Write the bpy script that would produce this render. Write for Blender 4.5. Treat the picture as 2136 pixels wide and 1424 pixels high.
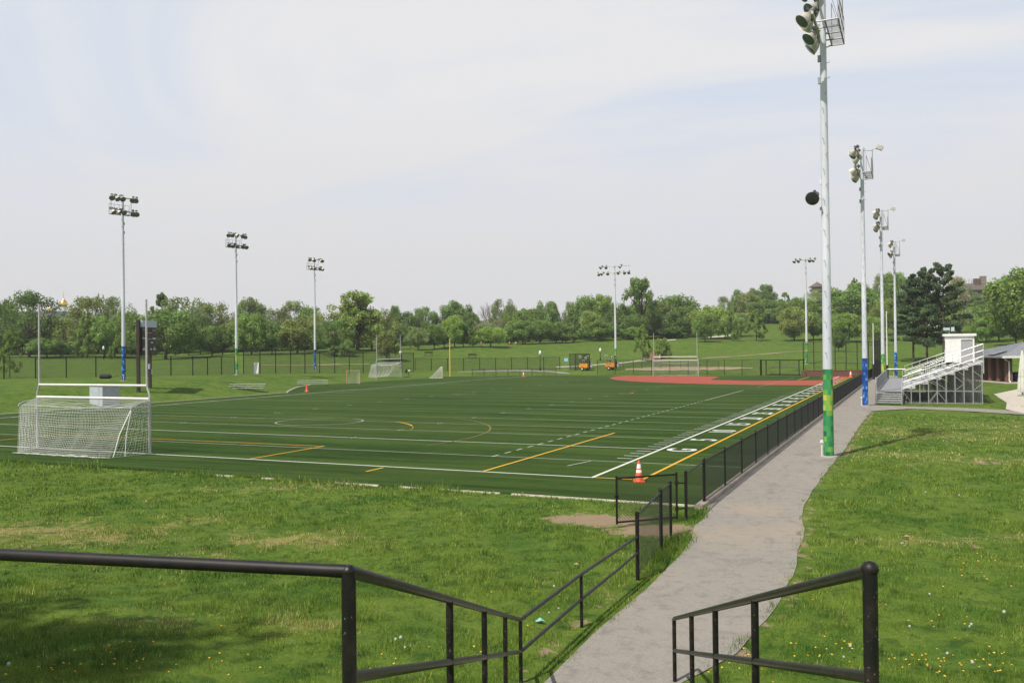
import bpy, math, random
import numpy as np
from mathutils import Vector, Matrix

for o in list(bpy.data.objects):
    bpy.data.objects.remove(o, do_unlink=True)
SC = bpy.context.scene
COL = SC.collection
R = math.radians
random.seed(7)
RNG = np.random.default_rng(7)

# ------------------------------------------------------------------ camera (solved from the field markings)
CH, CX, CY = 4.484, 10.268, -38.187
YAW, PIT, ROLL, FPX = -0.42885, 0.009185, -0.01081, 1837.3
cam_d = bpy.data.cameras.new('camera')
cam = bpy.data.objects.new('camera', cam_d)
COL.objects.link(cam)
cam_d.sensor_width = 36.0
cam_d.lens = 36.0 * FPX / 2136.0
cam_d.clip_start = 0.05
cam_d.clip_end = 6000
_f0 = Vector((math.sin(YAW), math.cos(YAW), 0)); _r0 = Vector((math.cos(YAW), -math.sin(YAW), 0)); _u0 = Vector((0, 0, 1))
_fw = _f0 * math.cos(PIT) + _u0 * math.sin(PIT)
_up = _u0 * math.cos(PIT) - _f0 * math.sin(PIT)
_xr = _r0 * math.cos(ROLL) + _up * math.sin(ROLL)
_yu = _up * math.cos(ROLL) - _r0 * math.sin(ROLL)
M = Matrix((_xr, _yu, -_fw)).transposed().to_4x4()
M.translation = Vector((CX, CY, CH))
cam.matrix_world = M
SC.camera = cam

# ------------------------------------------------------------------ light: sun, hazy bright sky
SUN_EL = R(54)
SHX, SHY = 0.298, 0.954                       # direction in which shadows fall on the ground
sun_d = bpy.data.lights.new('sun', 'SUN')
sun_d.energy = 5.0
sun_d.angle = R(0.6)
sun_d.color = (1.0, 0.95, 0.86)
sun = bpy.data.objects.new('sun', sun_d)
COL.objects.link(sun)
_ld = Vector((SHX * math.cos(SUN_EL), SHY * math.cos(SUN_EL), -math.sin(SUN_EL)))
sun.rotation_euler = _ld.to_track_quat('-Z', 'Y').to_euler()
sun.location = (-20, -60, 80)

W = bpy.data.worlds.new('World')
SC.world = W
W.use_nodes = True
nt = W.node_tree
for n in list(nt.nodes):
    nt.nodes.remove(n)
def wn(t, **k):
    n = nt.nodes.new(t)
    for a, b in k.items():
        setattr(n, a, b)
    return n
w_out = wn('ShaderNodeOutputWorld'); w_bg = wn('ShaderNodeBackground')
w_sky = wn('ShaderNodeTexSky', sky_type='NISHITA', sun_disc=False)
w_sky.sun_elevation = SUN_EL
w_sky.sun_rotation = math.atan2(-SHX, -SHY)
w_sky.air_density = 1.2; w_sky.dust_density = 2.0; w_sky.ozone_density = 1.0
w_tc = wn('ShaderNodeTexCoord')
w_sep = wn('ShaderNodeSeparateXYZ')
nt.links.new(w_tc.outputs['Generated'], w_sep.inputs[0])
w_zc = wn('ShaderNodeMath', operation='MAXIMUM'); nt.links.new(w_sep.outputs[2], w_zc.inputs[0]); w_zc.inputs[1].default_value = 0.0
w_za = wn('ShaderNodeMath', operation='ADD'); nt.links.new(w_zc.outputs[0], w_za.inputs[0]); w_za.inputs[1].default_value = 0.16
w_dx = wn('ShaderNodeMath', operation='DIVIDE'); nt.links.new(w_sep.outputs[0], w_dx.inputs[0]); nt.links.new(w_za.outputs[0], w_dx.inputs[1])
w_dy = wn('ShaderNodeMath', operation='DIVIDE'); nt.links.new(w_sep.outputs[1], w_dy.inputs[0]); nt.links.new(w_za.outputs[0], w_dy.inputs[1])
w_cmb = wn('ShaderNodeCombineXYZ'); nt.links.new(w_dx.outputs[0], w_cmb.inputs[0]); nt.links.new(w_dy.outputs[0], w_cmb.inputs[1])
w_map = wn('ShaderNodeMapping'); nt.links.new(w_cmb.outputs[0], w_map.inputs[0])
w_map.inputs['Rotation'].default_value = (0, 0, R(-28)); w_map.inputs['Scale'].default_value = (0.55, 1.0, 1.0); w_map.inputs['Location'].default_value = (5.3, 1.1, 0)
w_n = wn('ShaderNodeTexNoise'); nt.links.new(w_map.outputs[0], w_n.inputs['Vector'])
w_n.inputs['Scale'].default_value = 0.85; w_n.inputs['Detail'].default_value = 8; w_n.inputs['Roughness'].default_value = 0.58; w_n.inputs['Distortion'].default_value = 1.1
w_r = wn('ShaderNodeMapRange'); nt.links.new(w_n.outputs[0], w_r.inputs[0])
w_r.inputs[1].default_value = 0.34; w_r.inputs[2].default_value = 0.56; w_r.inputs[3].default_value = 0.0; w_r.inputs[4].default_value = 1.0
# cloud cover thickens towards the horizon
w_h = wn('ShaderNodeMapRange'); nt.links.new(w_zc.outputs[0], w_h.inputs[0])
w_h.inputs[1].default_value = 0.38; w_h.inputs[2].default_value = 0.66; w_h.inputs[3].default_value = 1.0; w_h.inputs[4].default_value = 0.22
w_h2 = wn('ShaderNodeMapRange'); nt.links.new(w_zc.outputs[0], w_h2.inputs[0])
w_h2.inputs[1].default_value = 0.07; w_h2.inputs[2].default_value = 0.26; w_h2.inputs[3].default_value = 0.0; w_h2.inputs[4].default_value = 0.85
w_inv = wn('ShaderNodeMath', operation='SUBTRACT'); w_inv.inputs[0].default_value = 1.0; nt.links.new(w_r.outputs[0], w_inv.inputs[1])
w_mul = wn('ShaderNodeMath', operation='MULTIPLY'); nt.links.new(w_inv.outputs[0], w_mul.inputs[0]); nt.links.new(w_h2.outputs[0], w_mul.inputs[1])
# hazy cloud, greyer low down, with thin places where pale blue shows
w_lo = wn('ShaderNodeMapRange'); nt.links.new(w_zc.outputs[0], w_lo.inputs[0]); w_lo.inputs[1].default_value = 0.0; w_lo.inputs[2].default_value = 0.28
w_c0 = wn('ShaderNodeMix', data_type='RGBA'); nt.links.new(w_lo.outputs[0], w_c0.inputs[0])
w_c0.inputs[6].default_value = (6.8, 6.8, 6.9, 1); w_c0.inputs[7].default_value = (8.05, 8.05, 8.2, 1)
w_cc = wn('ShaderNodeMix', data_type='RGBA'); nt.links.new(w_mul.outputs[0], w_cc.inputs[0]); nt.links.new(w_c0.outputs[2], w_cc.inputs[6]); w_cc.inputs[7].default_value = (6.4, 7.15, 8.4, 1)
w_f = w_h
w_mix = wn('ShaderNodeMix', data_type='RGBA')
nt.links.new(w_f.outputs[0], w_mix.inputs[0]); nt.links.new(w_sky.outputs[0], w_mix.inputs[6]); nt.links.new(w_cc.outputs[2], w_mix.inputs[7])
nt.links.new(w_mix.outputs[2], w_bg.inputs[0]); w_bg.inputs[1].default_value = 0.1
nt.links.new(w_bg.outputs[0], w_out.inputs[0])

SC.view_settings.view_transform = 'Standard'
SC.view_settings.look = 'None'
SC.view_settings.exposure = 0.0
SC.view_settings.gamma = 1.0
SC.view_settings.use_curve_mapping = False
SC.cycles.max_bounces = 6
SC.cycles.transparent_max_bounces = 12

# ------------------------------------------------------------------ pixel <-> place (photo pixels, 2136 wide)
def proj(X, Y, Z):
    d = np.array([X - CX, Y - CY, Z - CH]); s, c = math.sin(YAW), math.cos(YAW)
    r = c * d[0] - s * d[1]; fw = s * d[0] + c * d[1]; up = d[2]
    z = fw * math.cos(PIT) + up * math.sin(PIT); y = up * math.cos(PIT) - fw * math.sin(PIT)
    x2 = r * math.cos(ROLL) + y * math.sin(ROLL); y2 = y * math.cos(ROLL) - r * math.sin(ROLL)
    return 1068 + FPX * x2 / z, 712 - FPX * y2 / z
def _ray(u, v):
    x2 = (u - 1068) / FPX; y2 = -(v - 712) / FPX
    r = x2 * math.cos(ROLL) - y2 * math.sin(ROLL); y = x2 * math.sin(ROLL) + y2 * math.cos(ROLL)
    fw = math.cos(PIT) - y * math.sin(PIT); up = y * math.cos(PIT) + math.sin(PIT)
    s, c = math.sin(YAW), math.cos(YAW)
    return c * r + s * fw, -s * r + c * fw, up, fw          # per unit
def at(u, v, d):
    x, y, z, fw = _ray(u, v); t = d / fw
    return (CX + x * t, CY + y * t, CH + z * t)
def gp(u, v, Z=0.0):
    x, y, z, fw = _ray(u, v); t = (Z - CH) / z
    return (CX + x * t, CY + y * t)
def depth(X, Y):
    return math.sin(YAW) * (X - CX) + math.cos(YAW) * (Y - CY)

# ------------------------------------------------------------------ terrain
FLAT = np.array([(-53.0, -13.6), (-53.0, 39.5), (-59.6, 49.0), (-63.0, 56.0), (-63.2, 94), (-46, 103.5), (3, 107), (20, 108), (26, 60), (24, 10), (16, -20), (10, -24), (5, -27.2), (2, -22)], float)
def sdf(X, Y, P):
    d = np.full(X.shape, 1e18); ins = np.zeros(X.shape, bool)
    n = len(P)
    for i in range(n):
        ax, ay = P[i]; bx, by = P[(i + 1) % n]
        ex, ey = bx - ax, by - ay
        t = np.clip(((X - ax) * ex + (Y - ay) * ey) / (ex * ex + ey * ey), 0, 1)
        d = np.minimum(d, (X - ax - ex * t) ** 2 + (Y - ay - ey * t) ** 2)
        c = (ay > Y) != (by > Y)
        with np.errstate(divide='ignore', invalid='ignore'):
            xi = ax + (Y - ay) / (by - ay if by != ay else 1e-9) * ex
        ins ^= c & (X < xi)
    d = np.sqrt(d)
    return np.where(ins, -d, d)
_ctl = [(-60, 793, 93), (40, 790, 97), (250, 791, 93), (402, 782.5, 112), (508, 777, 128), (655, 775, 145), (863, 775.5, 160),
        (-100, 760, 150), (50, 757, 150), (300, 750, 185), (150, 745, 190), (500, 741, 185), (650, 737, 190), (750, 732, 190),
        (880, 728, 205), (1000, 724, 205), (1100, 717, 228), (1200, 713, 235), (1290, 708, 240), (1400, 706, 245), (1480, 712, 218),
        (1580, 711, 225), (1655, 711, 220), (1770, 715, 212), (1748, 732, 170), (1340, 753, 178), (1930, 753, 135), (2060, 714, 200),
        (2136, 745, 140), (2100, 770, 120), (1000, 756, 182), (1150, 745, 190), (1250, 760, 172), (1450, 735, 200), (1600, 740, 180),
        (1600, 760, 155), (2045, 624, 330), (1705, 642, 450), (2136, 650, 260), (1850, 680, 260), (1600, 665, 320), (1400, 680, 300),
        (1100, 700, 320), (800, 715, 320), (400, 720, 300), (0, 730, 300), (2300, 735, 140), (2600, 720, 150)]
CTL = np.array([at(*c) for c in _ctl] + [(-25, -22, .12), (-10, -20, .08), (-40, -30, .5), (-55, -18, .9), (-80, -20, 2), (30, -30, 1.0), (40, 20, .6), (60, 0, 1.5), (20, -45, 1), (-20, -50, 1.5), (-300, 500, 14), (300, 500, 24), (-500, 0, 8), (400, 0, 10), (0, -400, 8), (0, 900, 22), (-600, 800, 18), (700, 800, 22), (-700, -500, 8), (700, -500, 8)], float)
def _rbf_fit():
    P = CTL[:, :2]; n = len(P)
    A = np.sqrt(((P[:, None] - P[None]) ** 2).sum(-1) + 25.0)
    B = np.zeros((n + 1, n + 1)); B[:n, :n] = A; B[:n, n] = 1; B[n, :n] = 1
    return np.linalg.solve(B, np.append(CTL[:, 2], 0))
_RW = _rbf_fit()
S0 = np.array((6.31, -26.9)); SD = np.array((0.334, -0.943))     # foot of the stairs, way up
def tz(X, Y):
    X = np.atleast_1d(np.asarray(X, float)); Y = np.atleast_1d(np.asarray(Y, float)); sh = X.shape
    x = X.ravel(); y = Y.ravel(); z = np.full(x.shape, _RW[-1])
    for i in range(len(CTL)):
        z += _RW[i] * np.sqrt((x - CTL[i, 0]) ** 2 + (y - CTL[i, 1]) ** 2 + 25.0)
    z = np.clip(z, 0, 60)
    d = sdf(x, y, FLAT)
    k = np.clip(d / 9.0, 0, 1); k = k * k * (3 - 2 * k)
    z = z * k
    s = (x - S0[0]) * SD[0] + (y - S0[1]) * SD[1]
    t = np.clip(s / 8.4, 0, 1)
    ramp = 2.72 * (t - 0.06 * np.sin(2 * np.pi * t)) + 0.14 * np.clip((s - 8.4) / 3, 0, 1)
    far = np.clip(1 - (np.hypot(x - 8, y + 38) - 25) / 25, 0, 1)
    z = np.maximum(z, ramp * far + z * (1 - far))
    return (z - 0.03).reshape(sh)
def tz1(x, y):
    return float(tz(x, y)[0])
def hit(u, v, dmin=3, dmax=600):
    """where the photo's ray meets the terrain"""
    x, y, z, fw = _ray(u, v)
    ds = np.concatenate([np.arange(dmin, 60, .25), np.arange(60, dmax, 1.0)])
    X = CX + x / fw * ds; Y = CY + y / fw * ds; Z = CH + z / fw * ds
    b = np.nonzero(Z < tz(X, Y))[0]
    i = b[0] if len(b) else -1
    return (X[i], Y[i])

# ------------------------------------------------------------------ materials
def mat(name, c, rough=0.7, metal=0.0, c2=None, scale=8.0, detail=4, bump=0.0, spec=0.5, stretch=None, lo=.35, hi=.65):
    m = bpy.data.materials.new(name); m.use_nodes = True
    t = m.node_tree; b = t.nodes['Principled BSDF']
    b.inputs['Roughness'].default_value = rough; b.inputs['Metallic'].default_value = metal
    b.inputs['Specular IOR Level'].default_value = spec
    if c2 is None:
        c2 = tuple(x * 0.82 for x in c)
    tc = t.nodes.new('ShaderNodeTexCoord'); n = t.nodes.new('ShaderNodeTexNoise')
    n.inputs['Scale'].default_value = scale; n.inputs['Detail'].default_value = detail; n.inputs['Roughness'].default_value = .6
    if stretch:
        mp = t.nodes.new('ShaderNodeMapping'); mp.inputs['Scale'].default_value = stretch
        t.links.new(tc.outputs['Object'], mp.inputs[0]); t.links.new(mp.outputs[0], n.inputs['Vector'])
    else:
        t.links.new(tc.outputs['Object'], n.inputs['Vector'])
    r = t.nodes.new('ShaderNodeMapRange'); r.inputs[1].default_value = lo; r.inputs[2].default_value = hi
    t.links.new(n.outputs[0], r.inputs[0])
    x = t.nodes.new('ShaderNodeMix'); x.data_type = 'RGBA'
    x.inputs[6].default_value = (*c, 1); x.inputs[7].default_value = (*c2, 1)
    t.links.new(r.outputs[0], x.inputs[0]); t.links.new(x.outputs[2], b.inputs['Base Color'])
    if bump:
        bp = t.nodes.new('ShaderNodeBump'); bp.inputs['Strength'].default_value = bump; bp.inputs['Distance'].default_value = .02
        t.links.new(n.outputs[0], bp.inputs['Height']); t.links.new(bp.outputs[0], b.inputs['Normal'])
    return m

class NT:
    def __init__(s, m):
        s.m = m; s.t = m.node_tree; s.b = s.t.nodes['Principled BSDF']; s.out = s.t.nodes['Material Output']
    def n(s, ty, **k):
        x = s.t.nodes.new(ty)
        for a, b in k.items(): setattr(x, a, b)
        return x
    def l(s, a, b): s.t.links.new(a, b)
    def noise(s, vec, scale, detail=4, rough=.6, dist=0.0):
        x = s.n('ShaderNodeTexNoise'); x.inputs['Scale'].default_value = scale; x.inputs['Detail'].default_value = detail
        x.inputs['Roughness'].default_value = rough; x.inputs['Distortion'].default_value = dist; s.l(vec, x.inputs['Vector']); return x.outputs[0]
    def rng(s, v, a, b, c=0.0, d=1.0):
        x = s.n('ShaderNodeMapRange'); s.l(v, x.inputs[0])
        for i, q in enumerate((a, b, c, d)): x.inputs[i + 1].default_value = q
        return x.outputs[0]
    def mix(s, f, a, b):
        x = s.n('ShaderNodeMix', data_type='RGBA')
        for k, q in ((0, f), (6, a), (7, b)):
            if isinstance(q, (int, float)): x.inputs[k].default_value = q
            elif isinstance(q, tuple): x.inputs[k].default_value = (*q, 1)
            else: s.l(q, x.inputs[k])
        return x.outputs[2]
    def math(s, op, a, b=None):
        x = s.n('ShaderNodeMath', operation=op)
        for k, q in ((0, a), (1, b)):
            if q is None: continue
            if isinstance(q, (int, float)): x.inputs[k].default_value = q
            else: s.l(q, x.inputs[k])
        return x.outputs[0]
    def scale(s, vec, sc, rot=0):
        x = s.n('ShaderNodeMapping'); x.inputs['Scale'].default_value = sc; x.inputs['Rotation'].default_value = (0, 0, rot); s.l(vec, x.inputs[0]); return x.outputs[0]

def new_nt(name, rough=.9, spec=.2):
    m = bpy.data.materials.new(name); m.use_nodes = True
    q = NT(m); q.b.inputs['Roughness'].default_value = rough; q.b.inputs['Specular IOR Level'].default_value = spec
    return q

GRASS_A, GRASS_B, GRASS_C, STRAW, SOIL = (.057, .120, .014), (.128, .184, .024), (.020, .060, .009), (.33, .27, .11), (.26, .195, .125)
def grass_colour(q, pos):
    """patches of light, dark and dry grass laid out on the ground itself"""
    n1 = q.noise(pos, .5, 6, .68, .4); n2 = q.noise(pos, 2.1, 5, .7, .5); n3 = q.noise(pos, .16, 3); n5 = q.noise(pos, 5.5, 4, .7)
    c = q.mix(q.rng(n1, .38, .60), GRASS_A, GRASS_B)
    c = q.mix(q.math('MULTIPLY', q.rng(n3, .46, .64), .5), c, GRASS_B)
    c = q.mix(q.math('MULTIPLY', q.rng(n2, .50, .66), .85), c, GRASS_C)
    c = q.mix(q.math('MULTIPLY', q.rng(n5, .54, .70), .45), c, GRASS_B)
    a = q.n('ShaderNodeAttribute', attribute_name='dry'); tb = q.n('ShaderNodeAttribute', attribute_name='tint')
    d = q.math('ADD', a.outputs['Fac'], q.rng(q.noise(pos, 1.5, 6, .75, .8), .3, .7, -.70, .70))
    d = q.math('ADD', d, q.rng(tb.outputs['Fac'], 0, 1, -.35, .35))
    d = q.math('ADD', d, q.rng(n5, .3, .7, -.25, .25))
    c = q.mix(q.math('MULTIPLY', q.rng(d, .30, .85), .8), c, STRAW)
    b = q.n('ShaderNodeAttribute', attribute_name='dirt')
    e = q.math('ADD', b.outputs['Fac'], q.rng(q.noise(pos, 1.9, 7, .75, .5), .3, .7, -.7, .6))
    return c, q.rng(e, .45, .58)
# ground
q = new_nt('lawn', .95, .1)
pos = q.n('ShaderNodeNewGeometry').outputs['Position']
c, dm = grass_colour(q, pos)
fine = q.noise(pos, 14, 5, .7)
c = q.mix(q.math('MULTIPLY', q.rng(fine, .35, .65), .55), c, (.040, .070, .015))
soil = q.mix(q.noise(pos, 3, 5, .7), SOIL, (.20, .145, .088))
soil = q.mix(q.math('MULTIPLY', q.rng(q.noise(pos, 40, 4, .8), .45, .7), .5), soil, (.38, .30, .2))
c = q.mix(dm, c, soil)
q.l(c, q.b.inputs['Base Color'])
bp = q.n('ShaderNodeBump'); bp.inputs['Strength'].default_value = .6; bp.inputs['Distance'].default_value = .06; q.l(fine, bp.inputs['Height']); q.l(bp.outputs[0], q.b.inputs['Normal'])
M_LAWN = q.m
# grass blades
q = new_nt('grass_blade', .6, .25)
pos = q.n('ShaderNodeNewGeometry').outputs['Position']
c, dm = grass_colour(q, pos)
ta = q.n('ShaderNodeAttribute', attribute_name='tint')
hv = q.n('ShaderNodeHueSaturation'); q.l(c, hv.inputs['Color']); q.l(q.rng(ta.outputs['Fac'], 0, 1, .475, .525), hv.inputs['Hue']); q.l(q.rng(ta.outputs['Fac'], 0, 1, .62, 2.45), hv.inputs['Value'])
q.l(hv.outputs[0], q.b.inputs['Base Color'])
tr = q.n('ShaderNodeBsdfTranslucent'); q.l(hv.outputs[0], tr.inputs[0]); ms = q.n('ShaderNodeMixShader'); ms.inputs[0].default_value = .3
q.l(q.b.outputs[0], ms.inputs[1]); q.l(tr.outputs[0], ms.inputs[2]); q.l(ms.outputs[0], q.out.inputs[0])
M_BLADE = q.m
# artificial turf
q = new_nt('turf', .9, .04)
q.b.inputs['Sheen Weight'].default_value = .13; q.b.inputs['Sheen Roughness'].default_value = .35; q.b.inputs['Sheen Tint'].default_value = (.42, .58, .17, 1)
pos = q.n('ShaderNodeNewGeometry').outputs['Position']
n1 = q.noise(q.scale(pos, (.018, .34, 1)), 1.0, 4, .65); n5 = q.noise(q.scale(pos, (.06, 1.1, 1), .02), 1.0, 4, .7)
n2 = q.noise(q.scale(pos, (.8, 1.4, 1)), 1.0, 6, .8, .3); n3 = q.noise(q.scale(pos, (1.2, 4.5, 1)), 1.6, 6, .85); n4 = q.noise(pos, .06, 3)
c = q.mix(q.rng(n2, .44, .58), (.020, .048, .0070), (.011, .031, .0040))
c = q.mix(q.math('MULTIPLY', q.rng(n3, .50, .62), .55), c, (.052, .094, .017))
c = q.mix(q.math('MULTIPLY', q.rng(n1, .44, .56), .75), c, (.043, .078, .0135))
c = q.mix(q.math('MULTIPLY', q.rng(n5, .49, .58), .85), c, (.007, .022, .0028))
c = q.mix(q.math('MULTIPLY', q.rng(n4, .42, .62), .32), c, (.052, .080, .017))
q.l(c, q.b.inputs['Base Color'])
bp = q.n('ShaderNodeBump'); bp.inputs['Strength'].default_value = .6; bp.inputs['Distance'].default_value = .03; q.l(n3, bp.inputs['Height']); q.l(bp.outputs[0], q.b.inputs['Normal'])
M_TURF = q.m
def paint(name, c, wear=.25):
    q = new_nt(name, .8, .2)
    pos = q.n('ShaderNodeNewGeometry').outputs['Position']
    f = q.math('MULTIPLY', q.rng(q.noise(pos, 5, 6, .8), .52, .75), wear)
    q.l(q.mix(f, c, (.05, .085, .03)), q.b.inputs['Base Color'])
    return q.m
M_WLINE = paint('white_turf_line', (.58, .59, .54), .45)
M_WLINE2 = paint('thin_white_turf_line', (.34, .38, .30), 1.0)
M_WFAINT = paint('worn_white_turf_line', (.20, .26, .15), 1.0)
M_YLINE = paint('yellow_turf_line', (.62, .34, .035), .3)
M_YFAINT = paint('worn_yellow_turf_line', (.17, .15, .035), .9)
M_RED = paint('red_turf', (.30, .062, .036), .12)
# asphalt
q = new_nt('asphalt', .9, .25)
pos = q.n('ShaderNodeNewGeometry').outputs['Position']
g = q.noise(pos, 42, 3, .85); b1 = q.noise(pos, .5, 5, .65); b2 = q.noise(pos, 3.0, 5, .7)
g2 = q.noise(pos, 19, 3, .8)
c = q.mix(q.rng(g, .3, .7), (0.1500, 0.1375, 0.1200), (0.3150, 0.2911, 0.2535))
c = q.mix(q.math('MULTIPLY', q.rng(g2, .52, .70), .35), c, (0.3700, 0.3439, 0.2999))
c = q.mix(q.math('MULTIPLY', q.rng(b1, .40, .60), .55), c, (0.2750, 0.2442, 0.2012))
c = q.mix(q.math('MULTIPLY', q.rng(b2, .50, .68), .55), c, (0.1350, 0.1236, 0.1084))
b3 = q.noise(q.scale(pos, (1, .5, 1)), .9, 6, .75, .8)
c = q.mix(q.math('MULTIPLY', q.rng(b3, .55, .62), .35), c, (0.1250, 0.1147, 0.1016))
st = q.n('ShaderNodeAttribute', attribute_name='stain')
c = q.mix(q.math('MULTIPLY', st.outputs['Fac'], q.rng(q.noise(pos, 1.7, 6, .75), .36, .62)), c, (.33, .255, .175))
vo = q.n('ShaderNodeTexVoronoi', feature='DISTANCE_TO_EDGE'); vo.inputs['Scale'].default_value = .32; q.l(q.scale(pos, (1, .6, 1)), vo.inputs['Vector'])
c = q.mix(q.math('MULTIPLY', q.rng(vo.outputs[0], .0, .006, 1, 0), .0), c, (.08, .07, .06))
q.l(c, q.b.inputs['Base Color'])
bp = q.n('ShaderNodeBump'); bp.inputs['Strength'].default_value = .5; bp.inputs['Distance'].default_value = .008; q.l(g, bp.inputs['Height']); q.l(bp.outputs[0], q.b.inputs['Normal'])
M_PATH = q.m
M_CONC = mat('concrete', (.42, .37, .30), .9, c2=(.30, .26, .21), scale=3, bump=.3)
M_PALECONC = mat('pale_concrete', (.50, .46, .38), .9, c2=(.40, .36, .29), scale=2)
M_KERB = mat('pale_kerb', (.58, .53, .44), .85, c2=(.38, .34, .26), scale=4)
M_SAND = mat('sandy_ground', (.36, .27, .17), .95, c2=(.27, .20, .125), scale=.6)
M_BLK = mat('black_enamel', (.007, .007, .008), .5, c2=(.016, .013, .011), scale=14, spec=.3)
q = new_nt('worn_black_enamel', .42, .4)
_o = q.n('ShaderNodeTexCoord').outputs['Object']
c = q.mix(q.rng(q.noise(_o, 9, 6, .7), .48, .78), (.007, .007, .007), (.038, .029, .022))
c = q.mix(q.rng(q.noise(_o, 55, 3, .8), .655, .69), c, (.26, .25, .23))
c = q.mix(q.rng(q.noise(_o, 16, 5, .8), .63, .67), c, (.13, .045, .022))
q.l(c, q.b.inputs['Base Color']); M_BLKW = q.m
M_WIRE = mat('black_vinyl_wire', (.010, .011, .010), .5)
M_WSCREEN = mat('dark_screen', (.012, .013, .014), .85)
M_ALU = mat('aluminium', (.62, .62, .62), .42, .55, c2=(.48, .48, .48), scale=3)
M_ALUD = mat('grey_steel', (.33, .33, .33), .55, .4, c2=(.25, .25, .25), scale=4)
M_WHITE = mat('white_paint', (.70, .70, .68), .5, c2=(.60, .60, .58), scale=3)
M_POLE = mat('painted_pole', (.53, .56, .60), .5, c2=(.50, .53, .57), scale=3)
M_GALV = mat('galvanised_pipe', (.50, .50, .49), .45, .35, c2=(.42, .42, .41), scale=6)
M_NET = mat('net_twine', (.80, .80, .77), .8)
M_LAMPB = mat('lamp_housing', (.55, .53, .48), .5, .2, c2=(.36, .33, .28), scale=6)
M_BALL = mat('lamp_ballast', (.06, .06, .06), .5, c2=(.1, .1, .09))
M_LENS = mat('lamp_glass', (.10, .13, .125), .22, 0, c2=(.15, .18, .17))
M_ORANGE = mat('orange_plastic', (.75, .10, .022), .5, c2=(.62, .085, .02), scale=10)
M_CONEW = mat('reflective_white', (.80, .80, .78), .4)
M_YELP = mat('yellow_enamel', (.72, .50, .06), .45)
M_ORNGM = mat('orange_enamel', (.66, .26, .03), .45, c2=(.52, .19, .02), scale=6)
M_WOODD = mat('dark_timber', (.018, .013, .011), .8, c2=(.045, .026, .018), scale=6, stretch=(4, 4, .5))
M_WOOD = mat('weathered_timber', (.26, .17, .10), .8, c2=(.17, .11, .065), scale=5, stretch=(1, 6, 6))
M_BBLK = mat('board_black', (.012, .012, .012), .5)
M_DIGIT = mat('unlit_digit', (.06, .012, .01), .4)
M_BOX = mat('grey_cabinet', (.42, .46, .50), .5, c2=(.36, .40, .44), scale=2)
M_TYRE = mat('rubber', (.02, .02, .02), .8)
M_BRICK = mat('red_brick', (.18, .080, .056), .9, c2=(.125, .058, .043), scale=9, stretch=(1, 1, 3))
M_STONE = mat('stone_wall', (.24, .21, .17), .9, c2=(.15, .13, .11), scale=2)
M_SLATE = mat('brown_shingle', (.12, .095, .08), .85, c2=(.085, .068, .058), scale=3)
M_METROOF = mat('metal_roof', (.28, .29, .31), .45, .2, c2=(.22, .23, .25), scale=2)
M_GOLD = mat('gilded_metal', (.85, .60, .16), .28, .9, c2=(.8, .52, .12))
M_GLASSD = mat('dark_window', (.02, .022, .026), .1)
M_SKIN = mat('skin', (.42, .24, .16), .6)
M_BLUE = mat('blue_plastic', (.02, .04, .16), .5)
M_SKYB = mat('light_blue_panel', (.30, .55, .68), .5)
M_BARK = mat('bark', (.085, .065, .048), .9, c2=(.05, .038, .028), scale=3)
M_BAREBARK = mat('grey_bark', (.22, .20, .175), .9, c2=(.15, .135, .12), scale=3)
M_CLOTH = mat('umbrella_cloth', (.66, .66, .58), .85, c2=(.50, .53, .46), scale=3)
def cloth(n, c): return mat(n, c, .85)
# leaves: tint from the tree's own colour and a per-leaf variation
q = new_nt('leaf', .55, .25)
oi = q.n('ShaderNodeObjectInfo'); ta = q.n('ShaderNodeAttribute', attribute_name='tint')
hv = q.n('ShaderNodeHueSaturation'); q.l(oi.outputs['Color'], hv.inputs['Color']); q.l(q.rng(ta.outputs['Fac'], 0, 1, .48, .52), hv.inputs['Hue']); q.l(q.rng(ta.outputs['Fac'], 0, 1, .8, 1.95), hv.inputs['Value'])
q.l(hv.outputs[0], q.b.inputs['Base Color'])
tr = q.n('ShaderNodeBsdfTranslucent'); q.l(hv.outputs[0], tr.inputs[0]); ms = q.n('ShaderNodeMixShader'); ms.inputs[0].default_value = .42
q.l(q.b.outputs[0], ms.inputs[1]); q.l(tr.outputs[0], ms.inputs[2]); q.l(ms.outputs[0], q.out.inputs[0])
M_LEAF = q.m
# pixel-patchwork paint from face colours
q = new_nt('patchwork_paint', .5, .4)
a = q.n('ShaderNodeAttribute', attribute_name='paint'); q.l(a.outputs['Color'], q.b.inputs['Base Color'])
M_PATCH = q.m

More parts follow.
